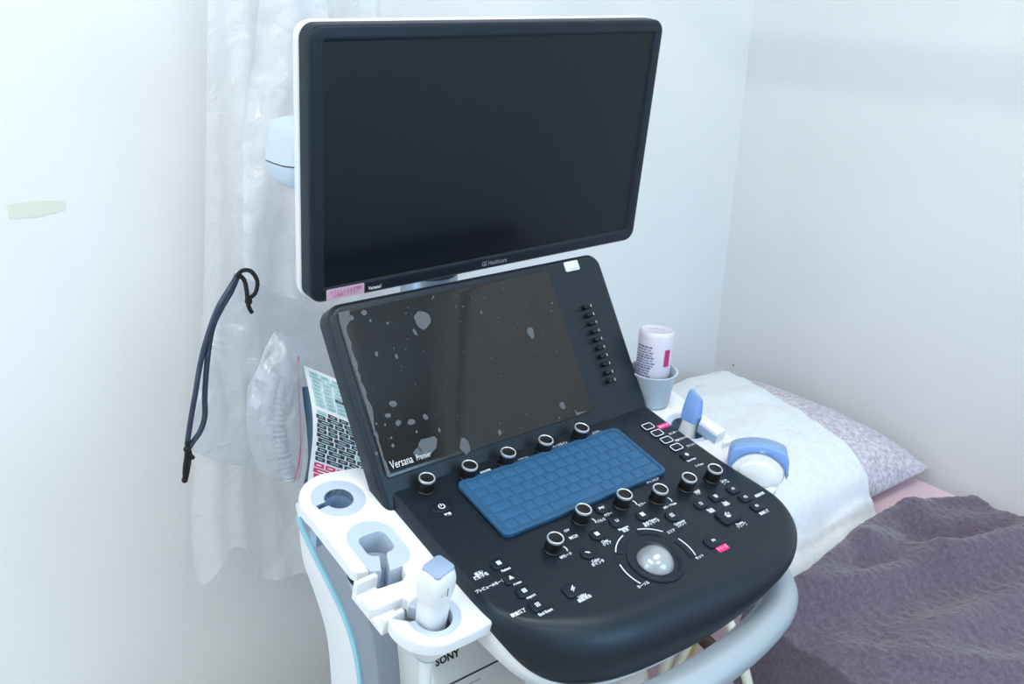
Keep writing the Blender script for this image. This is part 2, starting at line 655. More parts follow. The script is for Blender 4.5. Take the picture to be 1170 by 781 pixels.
plate('side_shell', A, SIDER, -0.03, 0.0, 'white', US, 0.004)
# white front post left of the printer bay, with its seam
box('front_post', (-0.197, -0.002, 0.16), (-0.165, 0.06, 0.80), 'white', US, 0.008, seg=3)
box('front_post', (0.150, -0.002, 0.16), (0.19, 0.06, 0.80), 'white', US, 0.008, seg=3)
box('front_panel', (-0.165, 0.0, 0.16), (0.150, 0.02, 0.60), 'offwhite', US, 0.004)
# printer shelf
box('printer_shelf', (-0.19, -0.10, 0.590), (0.11, 0.02, 0.603), 'white', US, 0.003)

# --- console: black shell, white base
OUTLINE = [(-.187, .05), (-.187, -.03), (-.187, -.09), (-.186, -.14), (-.181, -.172), (-.168, -.200), (-.146, -.222), (-.113, -.240), (-.07, -.250), (-.01, -.255), (.05, -.258), (.11, -.256),
           (.163, -.244), (.202, -.219), (.217, -.187), (.213, -.15), (.204, -.10), (.198, -.03), (.194, .05)]
def console_outline():
    return [tuple(p)[:2] for p in smooth_path([(x, y, 0) for x, y in OUTLINE], 6)]


def sstep(a, b, x):
    t = max(0, min(1, (x - a) / (b - a)))
    return t * t * (3 - 2 * t)


def console_loft(name, outl, prof, material, parent, wtop):
    """prof: list of (side inset, side drop, front-left inset, drop, front-right inset, drop)"""
    if poly_area(outl) < 0:
        outl = outl[::-1]
    n = len(outl)
    verts, faces = [], []
    ins = inset(outl, 0.001)
    for (si, sd, li, ld, ri, rd) in prof:
        for (u, v), (iu, iv) in zip(outl, ins):
            g = sstep(-0.150, -0.235, v)
            h = sstep(-0.02, 0.18, u)
            du, dv = (iu - u) / 0.001, (iv - v) / 0.001
            L = math.hypot(du, dv) or 1
            fi, fd = li + (ri - li) * h, ld + (rd - ld) * h
            d = si + (fi - si) * g
            verts.append(PANEL(u + du / L * d, v + dv / L * d, wtop - (sd + (fd - sd) * g)))
    for k in range(len(prof) - 1):
        for i in range(n):
            j = (i + 1) % n
            faces.append((k * n + i, k * n + j, (k + 1) * n + j, (k + 1) * n + i))
    # flat top: one more ring drawn towards the middle, then a fan
    c = sum((Vector(p) for p in verts[:n]), Vector()) / n
    o = len(verts)
    verts += [Vector(p).lerp(c, 0.04) for p in verts[:n]] + [c]
    for i in range(n):
        j = (i + 1) % n
        faces += [(i, o + i, o + j, j), (o + i, o + n, o + j)]
    faces.append(tuple((len(prof) - 1) * n + i for i in range(n - 1, -1, -1)))
    bm = bmesh.new()
    bv = [bm.verts.new(x) for x in verts]
    for q in faces:
        bm.faces.new([bv[i] for i in q])
    return from_bm(name, bm, material, parent, 45)


prof = []
for k in range(13):
    a = math.pi / 2 * k / 12
    si, ci = 1 - math.sin(a), 1 - math.cos(a)
    prof.append((0.008 * si, 0.020 * ci, 0.036 * si, 0.050 * ci, 0.022 * si, 0.022 * ci))
prof.append((0.0, 0.022, 0.001, 0.054, 0.001, 0.026))
prof.append((0.006, 0.026, 0.010, 0.060, 0.012, 0.032))
console = console_loft('control_panel', console_outline(), prof, 'black', US, PW)
wp = [(0.002, 0.012, 0.006, 0.045, 0.03, 0.020), (0.000, 0.030, 0.004, 0.062, 0.04, 0.030), (0.002, 0.050, 0.012, 0.078, 0.06, 0.045), (0.012, 0.062, 0.030, 0.086, 0.08, 0.055)]
console_loft('console_base', console_outline(), wp, 'white', US, PW)
box('console_skirt', (-0.105, -0.222, 0.640), (-0.012, -0.130, 0.748), 'white', US, 0.008, seg=3)

# --- touch panel housing
CREASE = -0.1958
hs = [(-0.194, CREASE - 0.012), (0.193, CREASE - 0.012)]
ho = rrect(-0.0005, (0.010 + CREASE - 0.04) / 2, 0.387, 0.010 - CREASE + 0.04, 0.018)
plate('touch_panel_housing', ho, TOUCH, -0.026, 0.0, 'black', US, 0.007, seg=4)
ho2 = rrect(-0.0005, (0.002 + CREASE - 0.04) / 2, 0.380, 0.002 - CREASE + 0.04, 0.018)
plate('touch_panel_back', ho2, TOUCH, -0.036, -0.0265, 'white', US, 0.0, bev_bottom=0.008)
# rear shell behind the panel, carrying the monitor post
rs = [(-0.12, 0.05), (-0.12, 0.16), (-0.08, 0.27), (0.0, 0.33), (0.10, 0.33), (0.15, 0.27), (0.17, 0.16), (0.17, 0.05)]
plate('rear_shell', [tuple(p)[:2] for p in smooth_path([(x, y, 0) for x, y in rs], 4)], GROUND, 0.74, 0.90, 'white', US, 0.03, seg=4)

# touch glass with film
gx0, gx1, gy0, gy1 = -0.1850, 0.1040, -0.1805, -0.0005
glass = plate('touch_screen', rrect((gx0 + gx1) / 2, (gy0 + gy1) / 2, gx1 - gx0, gy1 - gy0, 0.006), TOUCH, -0.002, 0.0016, 'glass', US, 0.0008, label='glossy black touch screen with a bubbly protective film')


def blob(px, py, rx, ry, ang=0, n=12, seed=0, w=0.0017):
    u, v = TOUCH.px(px, py, w)
    k = 1.02 / FPX
    rnd = random.Random(seed)
    ph = [rnd.uniform(0.82, 1.15) for _ in range(n)]
    ca, sa = math.cos(ang), math.sin(ang)
    pts = []
    for i in range(n):
        a = 2 * math.pi * i / n
        x, y = rx * k * math.cos(a) * ph[i], ry * k * 1.12 * math.sin(a) * ph[i]
        pts.append((u + x * ca - y * sa, v + x * sa + y * ca))
    return pts


big = [(482.5, 365, 10.5, 10, 0), (606.5, 380, 5, 7, 0), (489, 509, 13, 9, .3), (531, 509, 7, 8.5, 0), (449.5, 461, 5, 3.5, -.3), (470, 482, 5, 2.8, -.2),
       (642.5, 463, 4, 4.5, .3), (455, 483, 4.2, 3, .6), (416, 357, 3.5, 3, 0), (474, 379, 2, 4, .2), (401, 363, 3.5, 2.6, .5), (571, 494, 2.6, 3, 0), (486, 476, 3, 3.5, .8), (443, 474.5, 4, 2.4, -.3), (478, 517, 6, 5, 0)]
for i, (x, y, a, b, r) in enumerate(big):
    plate('air_bubble', blob(x, y, a, b, r, 14, i), TOUCH, 0.0016, 0.0018, 'film_bubble', glass)
vv, ff = [], []
small = [(430, 518, 2.2, 2), (429, 495, 2.5, 2), (430, 404, 2, 3), (453, 407, 1.8, 3), (423, 366, 1.7, 1.7), (443, 369, 1.6, 1.4), (495, 339, 1.4, 1.2), (494, 341, 1, 1), (404, 415, 2.5, 3), (408, 428, 1.5, 1.5), (502, 491, 1.6, 2.5), (449, 509, 2, 2), (447, 500, 1.4, 1.4), (550, 357, 1.4, 2), (631, 346, 1.4, 1.4), (630, 355, .8, .8), (639, 477, 1.3, 1.2), (476, 493, 1.5, 1.5), (440, 485, 1.5, 1.5), (430, 484, 1.2, 1.2), (521, 350, 1, 1), (529, 350, 1, 1)]
rnd = random.Random(3)
for i in range(45):
    t, s = rnd.random(), rnd.random()
    x = 395 + 232 * t + 45 * s; y = 360 - 45 * t + 165 * s
    small.append((x, y, rnd.uniform(.4, .9), rnd.uniform(.4, .9)))
for i, (x, y, a, b) in enumerate(small):
    v2, f2 = plate_data(blob(x, y, a, b, 0, 8, i), TOUCH, 0.0016, 0.0018)
    o = len(vv); vv += v2; ff += [tuple(q + o for q in fc) for fc in f2]
o = from_data('fine_bubbles', vv, ff, 'film_bubble', glass, None)
o['kind'] = 'stuff'
# ragged lifted film edge down the left side
L = []
rnd = random.Random(11)
for i in range(30):
    t = i / 29
    L.append((gx0 + 0.0035 + 0.004 * abs(mnoise.noise(Vector((t * 9, 3, 0)))) + (0.008 if i in (0, 1) else 0) + 0.003 * rnd.random(), gy1 - 0.004 - t * 0.172))
plate('film_edge', [(gx0 + 0.0018, gy1 - .003)] + L + [(gx0 + 0.0018, gy0 + .004)], TOUCH, 0.0016, 0.00175, 'film_bubble', glass, smooth=None)
plate('film_corner', [TOUCH.px(*p, .0017) for p in ((656, 467), (660, 471), (672, 469), (659, 474.5))], TOUCH, 0.0016, 0.0018, 'film_bubble', glass)
plate('film_corner', [TOUCH.px(*p, .0017) for p in ((386, 357), (399, 354.5), (400, 360), (396, 361), (394, 364), (388, 362))], TOUCH, 0.0016, 0.0018, 'film_bubble', glass)
u0, v0 = TOUCH.px(446, 532, .0018)
text('Versana', TOUCH.mat(u0, v0, .0019), 0.0125, 'tag_white', glass, 'brand_text', 'LEFT', width=0.0272)
u0, v0 = TOUCH.px(475.5, 523.2, .0018)
text('Premier', TOUCH.mat(u0, v0, .0019), 0.0090, 'tag_white', glass, 'brand_text', 'LEFT', width=0.0178)
# white tag at the upper edge
tg = plate('name_tag', rrect(*(lambda p: (p[0], p[1] + .002))(TOUCH.px(653.5, 305.5)), 0.0225, 0.0125, 0.002), TOUCH, -0.004, 0.0012, 'tag_white', US, 0.0004)
u0, v0 = TOUCH.px(654.5, 307)
text('Standard', TOUCH.mat(u0, v0, .0014), 0.0042, 'print_grey', tg, 'tag_text')
# ten gain sliders
p_a = [TOUCH.px(653, 354.6), TOUCH.px(668.6, 351), TOUCH.px(683.9, 348)]
p_b = [TOUCH.px(680, 439.9), TOUCH.px(696, 435.7), TOUCH.px(710.4, 431)]
yb_ = [(a[1] + 0, b[1]) for a, b in zip(p_a, p_b)]
va = sum(p[1] for p in p_a) / 3; vb = sum(p[1] for p in p_b) / 3
ul = (p_a[0][0] + p_b[0][0]) / 2; uk = (p_a[1][0] + p_b[1][0]) / 2; ur = (p_a[2][0] + p_b[2][0]) / 2
first = None
for i in range(10):
    v = va + (vb - va) * i / 9
    if first is None:
        first = plate('gain_slider', rrect((ul + ur) / 2, v, ur - ul, 0.0016, 0.0007, 3), TOUCH, -0.001, 0.0003, 'ink', US)
        cap = plate('slider_cap', rrect(uk, v, 0.0115, 0.0052, 0.0018, 3), TOUCH, 0.0, 0.0075, 'knob', first, 0.002)
        plate('slider_mark', rrect(uk + 0.0035, v, 0.0012, 0.0036, 0.0005, 2), TOUCH, 0.0072, 0.0078, 'print_grey', first)
        v_first = v
    else:
        dup(first, TOUCH.ey * (v - v_first), US)

# --- keyboard with blue silicone cover: cover is a thing of its own lying on the panel
KB = thing('keyboard_cover', 'translucent blue silicone cover over the keyboard of the black console', 'keyboard cover', PANEL(0.0, -0.043, PW))
ko = rrect(-0.0002, -0.0436, 0.2335, 0.0905, 0.008)
kbase = plate('cover_sheet', ko, PANEL, PW, 0.0, 'rubber', KB, 0.003)
kin = plate('cover_rim', ko, PANEL, PW, 0.0012, 'rubber', KB, 0.0008, holes=[rrect(-0.0002, -0.0436, 0.2255, 0.0825, 0.006)])
rows = [(14, 0), (13.5, .5), (13, .75), (12.5, 1.0), (12, 1.3)]
pitch_u, pitch_v = 0.0157, 0.0132
proto = None
def key(u, v, wd):
    global proto
    std = abs(wd - 1) < 1e-6
    if std and proto is not None:
        k = dup(proto[0], PANEL.ex * (u - proto[1]) + PANEL.ey * (v - proto[2]), KB)
        return k
    k = plate('key', rrect(u, v, pitch_u * wd - 0.0016, pitch_v - 0.0016, 0.0015, 3), PANEL, -0.001, 0.0007, 'rubber_key', KB, 0.0005, seg=2)
    if std:
        proto = (k, u, v)
    return k
uL, vT = -0.1095, -0.0098
lay = [[1] * 14, [1] * 14, [1.5] + [1] * 12 + [.5], [1.75] + [1] * 11 + [1.25], [2.2] + [1] * 10 + [1.8], [1, 1, 1, 1, 4.6, 1, 1, 1, 1, 1.4]]
for r, row in enumerate(lay):
    x = uL
    for wd in row:
        key(x + pitch_u * wd / 2, vT - r * pitch_v, wd)
        x += pitch_u * wd

# --- rotary knobs
knob_px = [(488, 545), (537, 530.5), (581, 515.5), (624, 501.5), (665, 487.5), (635, 613.5), (667, 580.5), (714, 563.5), (755, 557.5), (788, 544.5), (817.5, 534.5)]
kn = None
for i, (x, y) in enumerate(knob_px):
    u, v = PANEL.px(x, y, PW + 0.0165)
    if kn is None:
        m = PANEL.mat(u, v, PW)
        kn = lathe('rotary_knob', [(0.0098, 0), (0.0098, 0.001), (0.0088, 0.002), (0.0087, 0.0150), (0.0083, 0.0158), (0.006, 0.0158), (0.0045, 0.0154), (0.002, 0.0152)], m, 'knob', US, 28, smooth=35)
        ring = lathe('knob_ring', [(0.0089, 0.0140), (0.0090, 0.0152), (0.0086, 0.0164), (0.0077, 0.0166), (0.0072, 0.0160)], m, 'silver', kn, 28, False, False)
        ku, kv = u, v
    else:
        dup(kn, PANEL.ex * (u - ku) + PANEL.ey * (v - kv), US)


# --- buttons
def button(px, py, wd, ht, r, name='button', h=0.0022, icon=None, isz=0.0058, outline=False, tilt=0):
    u, v = PANEL.px(px, py, PW + h)
    b = plate(name, rrect(u, v, wd, ht, r), PANEL, PW - 0.001, PW + h, 'button', US, 0.0009)
    if outline:
        plate('button_outline', rrect(u, v, wd - .0006, ht - .0006, r), PANEL, PW + h - 0.0006, PW + h + 0.0003, 'print', b, 0, [rrect(u, v, wd - 0.0026, ht - 0.0026, max(.0008, r - .001))])
    if icon:
        text(icon, PANEL.mat(u, v, PW + h + 0.0002), isz, 'print', b, 'button_icon', bold=0.0002)
    return b


for (x, y, ic) in ((570, 642.8, '◼'), (583.8, 659.5, '▲'), (599.3, 674.5, '▤'), (614.6, 690.5, '▣')):
    button(x, y, 0.0165, 0.0125, 0.003, icon=ic)
button(655, 672.5, 0.021, 0.0155, 0.004, icon='⚡', isz=0.0075)
for (x, y, ic) in ((800.8, 574.8, '◫'), (818, 566.6, '⊞'), (838, 558, 'F1'), (852, 567.3, 'F2'), (865, 577.5, 'F3')):
    button(x, y, 0.0155, 0.0125, 0.003, icon=ic, isz=0.0062 if ic[0] != 'F' else 0.0048)
button(832.3, 588, 0.0265, 0.0205, 0.004, 'freeze_button', 0.003, icon='❄', isz=0.0085)
button(815.4, 617, 0.0215, 0.0150, 0.004, icon='F4', isz=0.0048)
for (x, y, ic) in ((687.4, 580, 'PW'), (705, 594.4, '⊔'), (682.3, 609.7, '▦'), (671.3, 630.5, '➘'), (734.4, 587.4, '◙'), (768, 588.4, '▣')):
    button(x, y, 0.0175 if ic == '⊔' else 0.0155, 0.0175 if ic == '⊔' else 0.0155, 0.0077, 'round_button', icon=ic, isz=0.0062 if ic != 'PW' else 0.0048)
for (x, y) in ((740.5, 486.7), (751, 494.2), (761.8, 502.1), (773, 510.3)):
    button(x, y, 0.0165, 0.0115, 0.003, 'soft_key', 0.0018, outline=True)
button(785, 519, 0.0165, 0.0115, 0.003, icon='◉', isz=0.006)
button(505, 578.5, 0.024, 0.0135, 0.0066, 'power_button', 0.0016, icon='⏻', isz=0.0088)

# --- trackball with its ring and the four arc keys
tu, tv = PANEL.px(750, 637, PW + 0.004)
tm = PANEL.mat(tu, tv, PW)
lathe('trackball_ring', [(0.0305, -0.0005), (0.0300, 0.0012), (0.0265, 0.0014), (0.0245, 0.0002), (0.0215, -0.0004)], tm, 'button', US, 48, False, False)
bp_ = [(0.0205 * math.cos(a), 0.0205 * math.sin(a) - 0.0065) for a in [math.radians(12 + 78 * k / 12) for k in range(13)]]
bp_[-1] = (0.0002, bp_[-1][1])
lathe('trackball', bp_, tm, 'ball', US, 40, False, True, label='pearly white trackball')


def arc_plate(r0, r1, a0, a1, n=14):
    return circ(tu + .003, tv, r1, n, a0, a1) + circ(tu + .003, tv, r0, n, a1, a0)


for a0, a1 in ((101, 142), (36, 77), (-22, 17), (161, 204)):
    k = plate('arc_key', arc_plate(0.0360, 0.0440, a0, a1), PANEL, PW - 0.001, PW + 0.0010, 'button', US, 0.0005)
    plate('arc_line', arc_plate(0.0428, 0.0440, a0 + 2, a1 - 2), PANEL, PW + 0.0008, PW + 0.0014, 'print', k)


# --- printed lettering
def lab(body, px, py, size=0.0046, align='CENTER', material='print', squash=0.9, bold=0.00016):
    u, v = PANEL.px(px, py, PW)
    return text(body, PANEL.mat(u, v, PW + 0.0003), size, material, US, 'printed_label', align, squash, bold)


for b, x, y, s in (('電源', 512, 587.5, .0044), ('画質調整', 555, 538.5, .004), ('角度補正', 568.5, 537.5, .0036), ('スラント', 598, 524, .0042), ('ベースライン', 640, 508, .0042), ('シフト/\n画像サイズ', 682, 494.5, .0038),
                   ('画質/\n探触子名', 548.5, 656.5, .0046), ('', 0, 0, 0), ('プレビュー/Aモード', 560, 669.5, .0042), ('検査終了', 592.5, 700, .0048),
                   ('Patient', 578, 650.5, .0042), ('Probe', 591, 666, .0042), ('Report', 606.5, 681, .0042), ('End Exam', 623.5, 699, .0046), ('Utility\n画面消去', 666.5, 682, .0046),
                   ('CW', 647.5, 606, .0042), ('連続波', 655.5, 613.5, .0042), ('Mモード', 647, 634.5, .0046), ('Color\nポインタ', 682, 641.5, .0046), ('Clear\nクリア', 692.5, 619.5, .0044),
                   ('パワー', 695, 587.5, .0044), ('パルス', 687, 594.5, .0044), ('Measure\n計測', 713.5, 604.5, .0044), ('カラー', 733.5, 576, .0044), ('Body Pattern\nボディマーク', 744, 596.5, .0042),
                   ('Comment\nコメント', 777.5, 598, .0042), ('BモードGain', 765.5, 577.5, .0040), ('ゲイン/深度', 746, 549, .0042), ('↻ Focus', 799, 531, .004), ('Zoom\nズーム', 828, 550, .0042), ('Depth\n深度', 797, 562, .0042),
                   ('Single\n1画面', 812, 583, .0040), ('Dual\n2画面', 829, 575, .0040), ('画面印刷', 868, 565, .0044), ('動画保存', 873.5, 585, .0044), ('Freeze\nフリーズ', 846.5, 599, .0044),
                   ('エリア', 767, 607, .0044), ('セット', 799.5, 636, .0044), ('カーソル', 735, 668, .0044),
                   ('モニター', 769, 494.5, .004), ('検査プロトコル', 779, 501, .0036), ('プリント', 789.5, 508.5, .004), ('Start Scan', 790, 525, .0040)):
    if b:
        lab(b, x, y, s)
for (x, y) in ((647.5, 626), (680, 594), (726.5, 573.5), (766.5, 570)):
    u, v = PANEL.px(x, y, PW)
    plate('printed_label', [(u + px_, v + py_) for px_, py_ in [(0.006 * math.cos(math.radians(a)) - 0.006, 0.006 * math.sin(math.radians(a))) for a in range(-40, 41, 10)] + [(0.0045 * math.cos(math.radians(a)) - 0.006, 0.0045 * math.sin(math.radians(a))) for a in range(40, -41, -10)]], PANEL, PW, PW + .0003, 'print', US)
for (x, y, t, wd) in ((758, 486.5, '超音波OFF', 0.0185), (825.5, 626, 'フリーズ', 0.0155)):
    u, v = PANEL.px(x, y, PW)
    k = plate('pink_label', rrect(u, v, wd, 0.0075, 0.0006, 2), PANEL, PW, PW + 0.0005, 'pink', US)
    text(t, PANEL.mat(u, v, PW + 0.0007), 0.0048 if wd < .017 else .004, 'print', k, 'label_text', squash=.85)

# --- front handle
hz = 0.722
hp = [(-0.120, -0.19, hz - .015), (-0.150, -0.215, hz - .010), (-0.158, -0.240, hz - .004), (-0.130, -0.260, hz), (-0.08, -0.271, hz), (0, -0.277, hz), (0.08, -0.271, hz), (0.150, -0.254, hz), (0.190, -0.226, hz), (0.206, -0.185, hz + .008), (0.196, -0.130, hz + .025), (0.160, -0.06, hz + .045)]
tube('front_handle', smooth_path(hp, 7), 0.0185, 'handle', US, 18, 1.1, up=(0, 0, 1), label='silver grey curved push handle under the console')

# --- probe holder trays
TW = -0.016
TR = Frame(PANEL(0, 0, TW), PANEL.ex, PANEL.ey)
def arcp(cx, cy, r, a0, a1, n=16):
    return circ(cx, cy, r, n, a0, a1)
c1, r1o, r1i = (-0.2265, 0.0515), 0.0275, 0.0150
c2 = (-0.2250, -0.0215)
c3, r3o, r3i = (-0.2255, -0.1265), 0.0245, 0.0175
def tray(sgn, name):
    # outer outline seen from above; the middle and front holders open to the outside
    o = [(-0.180, -0.160), (-0.180, 0.070), (-0.186, 0.085)]
    o += arcp(-0.2265, 0.0515, 0.0405, 75, 178, 16)
    o += [(-0.267, 0.047), (-0.2655, 0.036), (-0.2640, -0.042), (-0.2615, -0.0490), (-0.2505, -0.0520), (-0.2495, -0.045)]
    o += arcp(-0.2250, -0.0145, 0.0245, 180, 0, 16)
    o += arcp(-0.2205, -0.0395, 0.0200, 0, -82, 8)
    o += [(-0.2200, -0.0650), (-0.2215, -0.0720), (-0.2290, -0.0765), (-0.2705, -0.0735), (-0.2735, -0.0785), (-0.2730, -0.0925), (-0.2700, -0.0950), (-0.2400, -0.0955), (-0.2370, -0.1000)]
    o += arcp(c3[0], c3[1], r3o, 125, -193, 36)
    o += arcp(-0.2255, -0.1205, 0.0405, 163, 265, 16)
    o += [(-0.205, -0.1610)]
    hl = [circ(c1[0], c1[1], r1o, 36)]
    F = (lambda p: p) if sgn < 0 else (lambda p: [(-x, y) for x, y in p])
    t = plate(name, F(o), TR, -0.014, 0.0, 'white', US, 0.003, [F(h) for h in hl])
    # rear insert: ring with a slit
    b = keyhole(c1, r1i, 186)
    plate('holder_insert', F(circ(c1[0], c1[1], r1o + .0005, 36)), TR, -0.012, -0.0022, 'insert', t, 0.001, [F(b)])
    if poly_area(b) < 0:
        b = b[::-1]
    b2 = inset(b, -0.0025)
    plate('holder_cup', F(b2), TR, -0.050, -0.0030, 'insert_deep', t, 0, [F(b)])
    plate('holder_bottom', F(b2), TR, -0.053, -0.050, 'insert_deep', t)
    # middle insert: rounded square well with a slot running out to the front
    hx, hy, hh, rr = c2[0], c2[1] - .001, 0.0148, 0.008
    p = [(-0.2495, -0.0520)] + arcp(-0.2250, -0.0145, 0.0250, 180, 0, 18) + arcp(-0.2205, -0.0395, 0.0205, 0, -84, 8)
    p += [(-0.2318, -0.0600), (-0.2246, hy - hh - .004), (-0.2215, hy - hh)]
    for cxs, cys, a0 in ((1, -1, -90), (1, 1, 0), (-1, 1, 90), (-1, -1, 180)):
        p += arcp(hx + cxs * (hh - rr), hy + cys * (hh - rr), rr, a0, a0 + 90, 5)
    p += [(-0.2314, hy - hh), (-0.2318, hy - hh - .003), (-0.2392, -0.0560)]
    plate('holder_insert', F(p), TR, -0.034, -0.0022, 'insert', t, 0.0008)
    plate('holder_bottom', F(rrect(hx, hy - .003, 0.044, 0.046, 0.012, 5)), TR, -0.038, -0.0345, 'insert_deep', t)
    # front insert: open ring
    p = arcp(c3[0], c3[1], r3o + .0005, 125, -193, 36) + arcp(c3[0], c3[1], r3i, -193, 125, 30)
    plate('holder_insert', F(p), TR, -0.016, -0.0022, 'insert', t, 0.001)
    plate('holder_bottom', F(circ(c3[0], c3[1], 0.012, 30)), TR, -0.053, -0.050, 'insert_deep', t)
    return t


def keyhole(c, r, ang):
    w = 0.0030
    a = math.degrees(math.asin(w / r))
    pts = circ(c[0], c[1], r, 30, ang + a - 360, ang - a)
    d = Vector((math.cos(math.radians(ang)), math.sin(math.radians(ang))))
    n = Vector((-d.y, d.x))
    q = Vector(c) + d * (r + 0.0105)
    pts += [tuple(q - n * w), tuple(q + n * w)]
    return pts


tl = tray(-1, 'left_holder_tray')
# right tray: three round holders in a closed plate
o = [(0.180, -0.160), (0.180, 0.070), (0.186, 0.085)] + arcp(0.2265, 0.0515, 0.0405, 105, 2, 16) + [(0.267, 0.040), (0.2650, -0.060), (0.2660, -0.115)]
o += arcp(0.2255, -0.1205, 0.0405, 5, -85, 16) + [(0.205, -0.1610)]
rc2 = (0.2260, -0.0240)
hl = [circ(-c1[0], c1[1], r1o, 36), circ(rc2[0], rc2[1], 0.0285, 36), circ(-c3[0], c3[1], r3o, 36)]
tr_ = plate('right_holder_tray', o, TR, -0.014, 0.0, 'white', US, 0.003, hl)
for (cx, cy), ro, ri in (((-c1[0], c1[1]), r1o, 0.018), (rc2, 0.0285, 0.0215), ((-c3[0], c3[1]), r3o, r3i)):
    plate('holder_insert', circ(cx, cy, ro + .0005, 36), TR, -0.012, -0.0022, 'insert', tr_, 0.001, [circ(cx, cy, ri, 32)])
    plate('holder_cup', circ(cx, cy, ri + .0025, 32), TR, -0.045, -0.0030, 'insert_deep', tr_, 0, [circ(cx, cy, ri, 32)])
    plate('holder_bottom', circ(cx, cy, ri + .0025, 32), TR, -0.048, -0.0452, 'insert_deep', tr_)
# wide rounded skirts below the rims
for cx, cy, r, par in ((c3[0], c3[1], 0.036, tl), (-c3[0], c3[1], 0.036, tr_)):
    lathe('holder_skirt', [(0.009, -0.054), (0.013, -0.050), (0.021, -0.036), (0.028, -0.023), (0.0325, -0.0135)], TR.mat(cx, cy, 0), 'white', par, 32, True, False)
lathe('holder_skirt', [(0.006, -0.052), (0.014, -0.050), (0.022, -0.036), (0.0275, -0.018)], TR.mat(c2[0] - .012, c2[1] - .022, 0), 'insert', tl, 28, True, False)
# cable hook at the end of the arm: a low foot with two upright lips
for s, par in ((-1, tl),):
    F = (lambda p: p) if s < 0 else (lambda p: [(-x, y) for x, y in p])
    h = plate('cable_hook', F([(-0.2720, -0.0600), (-0.2480, -0.0590), (-0.2470, -0.1100), (-0.2700, -0.1120)]), TR, -0.019, -0.012, 'white', par, 0.002)
    plate('hook_lip', F([(-0.2715, -0.0595), (-0.2480, -0.0580), (-0.2475, -0.0635), (-0.2705, -0.0650)]), TR, -0.018, 0.003, 'white', h, 0.0022)
    plate('hook_lip', F([(-0.2695, -0.1065), (-0.2465, -0.1045), (-0.2460, -0.1095), (-0.2690, -0.1120)]), TR, -0.018, 0.000, 'white', h, 0.0022)

# --- monitor
mo = rrect(0, -0.0005, 0.512, 0.303, 0.016, 8)
scr = rrect(0, 0, 0.476, 0.2677, 0.0012, 2)
monitor = plate('monitor', mo, MON, -0.022, 0.0005, 'bezel', US, 0.005, [scr], seg=4, label='large dark-framed monitor, switched off')
plate('screen', rrect(0, 0, 0.478, 0.2697, 0.001, 2), MON, -0.012, -0.0022, 'screen', monitor)
plate('back_shell', rrect(0, -0.0005, 0.517, 0.307, 0.018, 8), MON, -0.040, -0.0222, 'white', monitor, 0.003, bev_bottom=0.012)
plate('rear_housing', rrect(0, -0.01, 0.30, 0.20, 0.03, 8), MON, -0.060, -0.040, 'white', monitor, 0.0, bev_bottom=0.012)
u0, v0 = MON.px(564.5, 299.5)
text('GE Healthcare', MON.mat(u0, v0 + .0005, .0007), 0.0085, 'print_grey', monitor, 'brand_text', width=.040)
ssx = plate('sticker', rrect(*MON.px(394.5, 333), 0.049, 0.0135, 0.0015, 3), MON, 0.0005, 0.0010, 'sticker', monitor)
u0, v0 = MON.px(395, 333)
text('カラフィルタを定期的\nに清掃して下さい', MON.mat(u0, v0, .0012), 0.0052, 'sticker_ink', ssx, 'sticker_text', squash=.8)
s2 = plate('name_strip', rrect(*MON.px(428, 327.6), 0.021, 0.0075, 0.0006, 2), MON, 0.0005, 0.0009, 'ink', monitor)
u0, v0 = MON.px(428, 327.6)
text('Versana1', MON.mat(u0, v0, .0011), 0.0056, 'print', s2, 'sticker_text', squash=.85, bold=.0002)

# --- monitor post and articulated arm behind the monitor
pc = Vector((0.045, 0.27, 0))
lathe('monitor_post', [(0.046, 0.88), (0.046, 0.900), (0.0385, 0.906), (0.0385, 0.990), (0.0375, 0.992), (0.0375, 0.996), (0.0385, 0.998), (0.0385, 1.012), (0.034, 1.018), (0.026, 1.020), (0.026, 1.085)], Matrix.Translation(pc), 'collar', US, 40, smooth=30)
lathe('collar_seam', [(0.0378, 0.9915), (0.0388, 0.994), (0.0378, 0.9965)], Matrix.Translation(pc), 'seam', US, 40, False, False)
tube('support_arm', [Vector(p) for p in ((0.045, 0.27, 1.085), (-0.03, 0.285, 1.09), (-0.09, 0.30, 1.11))], 0.022, 'arm', US, 16)
tube('support_arm', [Vector(p) for p in ((-0.08, 0.295, 1.175), (0.0, 0.265, 1.17), (0.08, 0.245, 1.165))], 0.022, 'arm', US, 16)
ec = on_axis(344, 182, 1, 0.30)
ex_ = on_axis(312, 190, 1, 0.30).x + 0.050
zl = on_axis(325, 191, 1, 0.27).z
zb_ = on_axis(340, 226, 1, 0.27).z
zt_ = on_axis(340, 140, 1, 0.27).z


# ------------------------------------------------------------------ probes, cup, bottle, printer (things on the cart)
def super_loft(name, mtx, sections, material, parent=None, seg=28, e=0.75, slant=0.0):
    """sections: (height, half width x, half depth y, offset x, offset y)"""
    verts, faces = [], []
    for (h, a, b, ox, oy) in sections:
        for i in range(seg):
            t = 2 * math.pi * i / seg
            ca, sa = math.cos(t), math.sin(t)
            lx = ox + a * math.copysign(abs(ca) ** e, ca)
            f = (h - sections[0][0]) / (sections[-1][0] - sections[0][0]) if slant > 0 else 1
            verts.append(mtx @ Vector((lx, oy + b * math.copysign(abs(sa) ** e, sa), h - abs(slant) * lx * f)))
    for k in range(len(sections) - 1):
        for i in range(seg):
            j = (i + 1) % seg
            faces.append((k * seg + i, k * seg + j, (k + 1) * seg + j, (k + 1) * seg + i))
    faces.append(tuple(range(seg - 1, -1, -1)))
    faces.append(tuple((len(sections) - 1) * seg + i for i in range(seg)))
    return from_data(name, verts, faces, material, parent, 50)


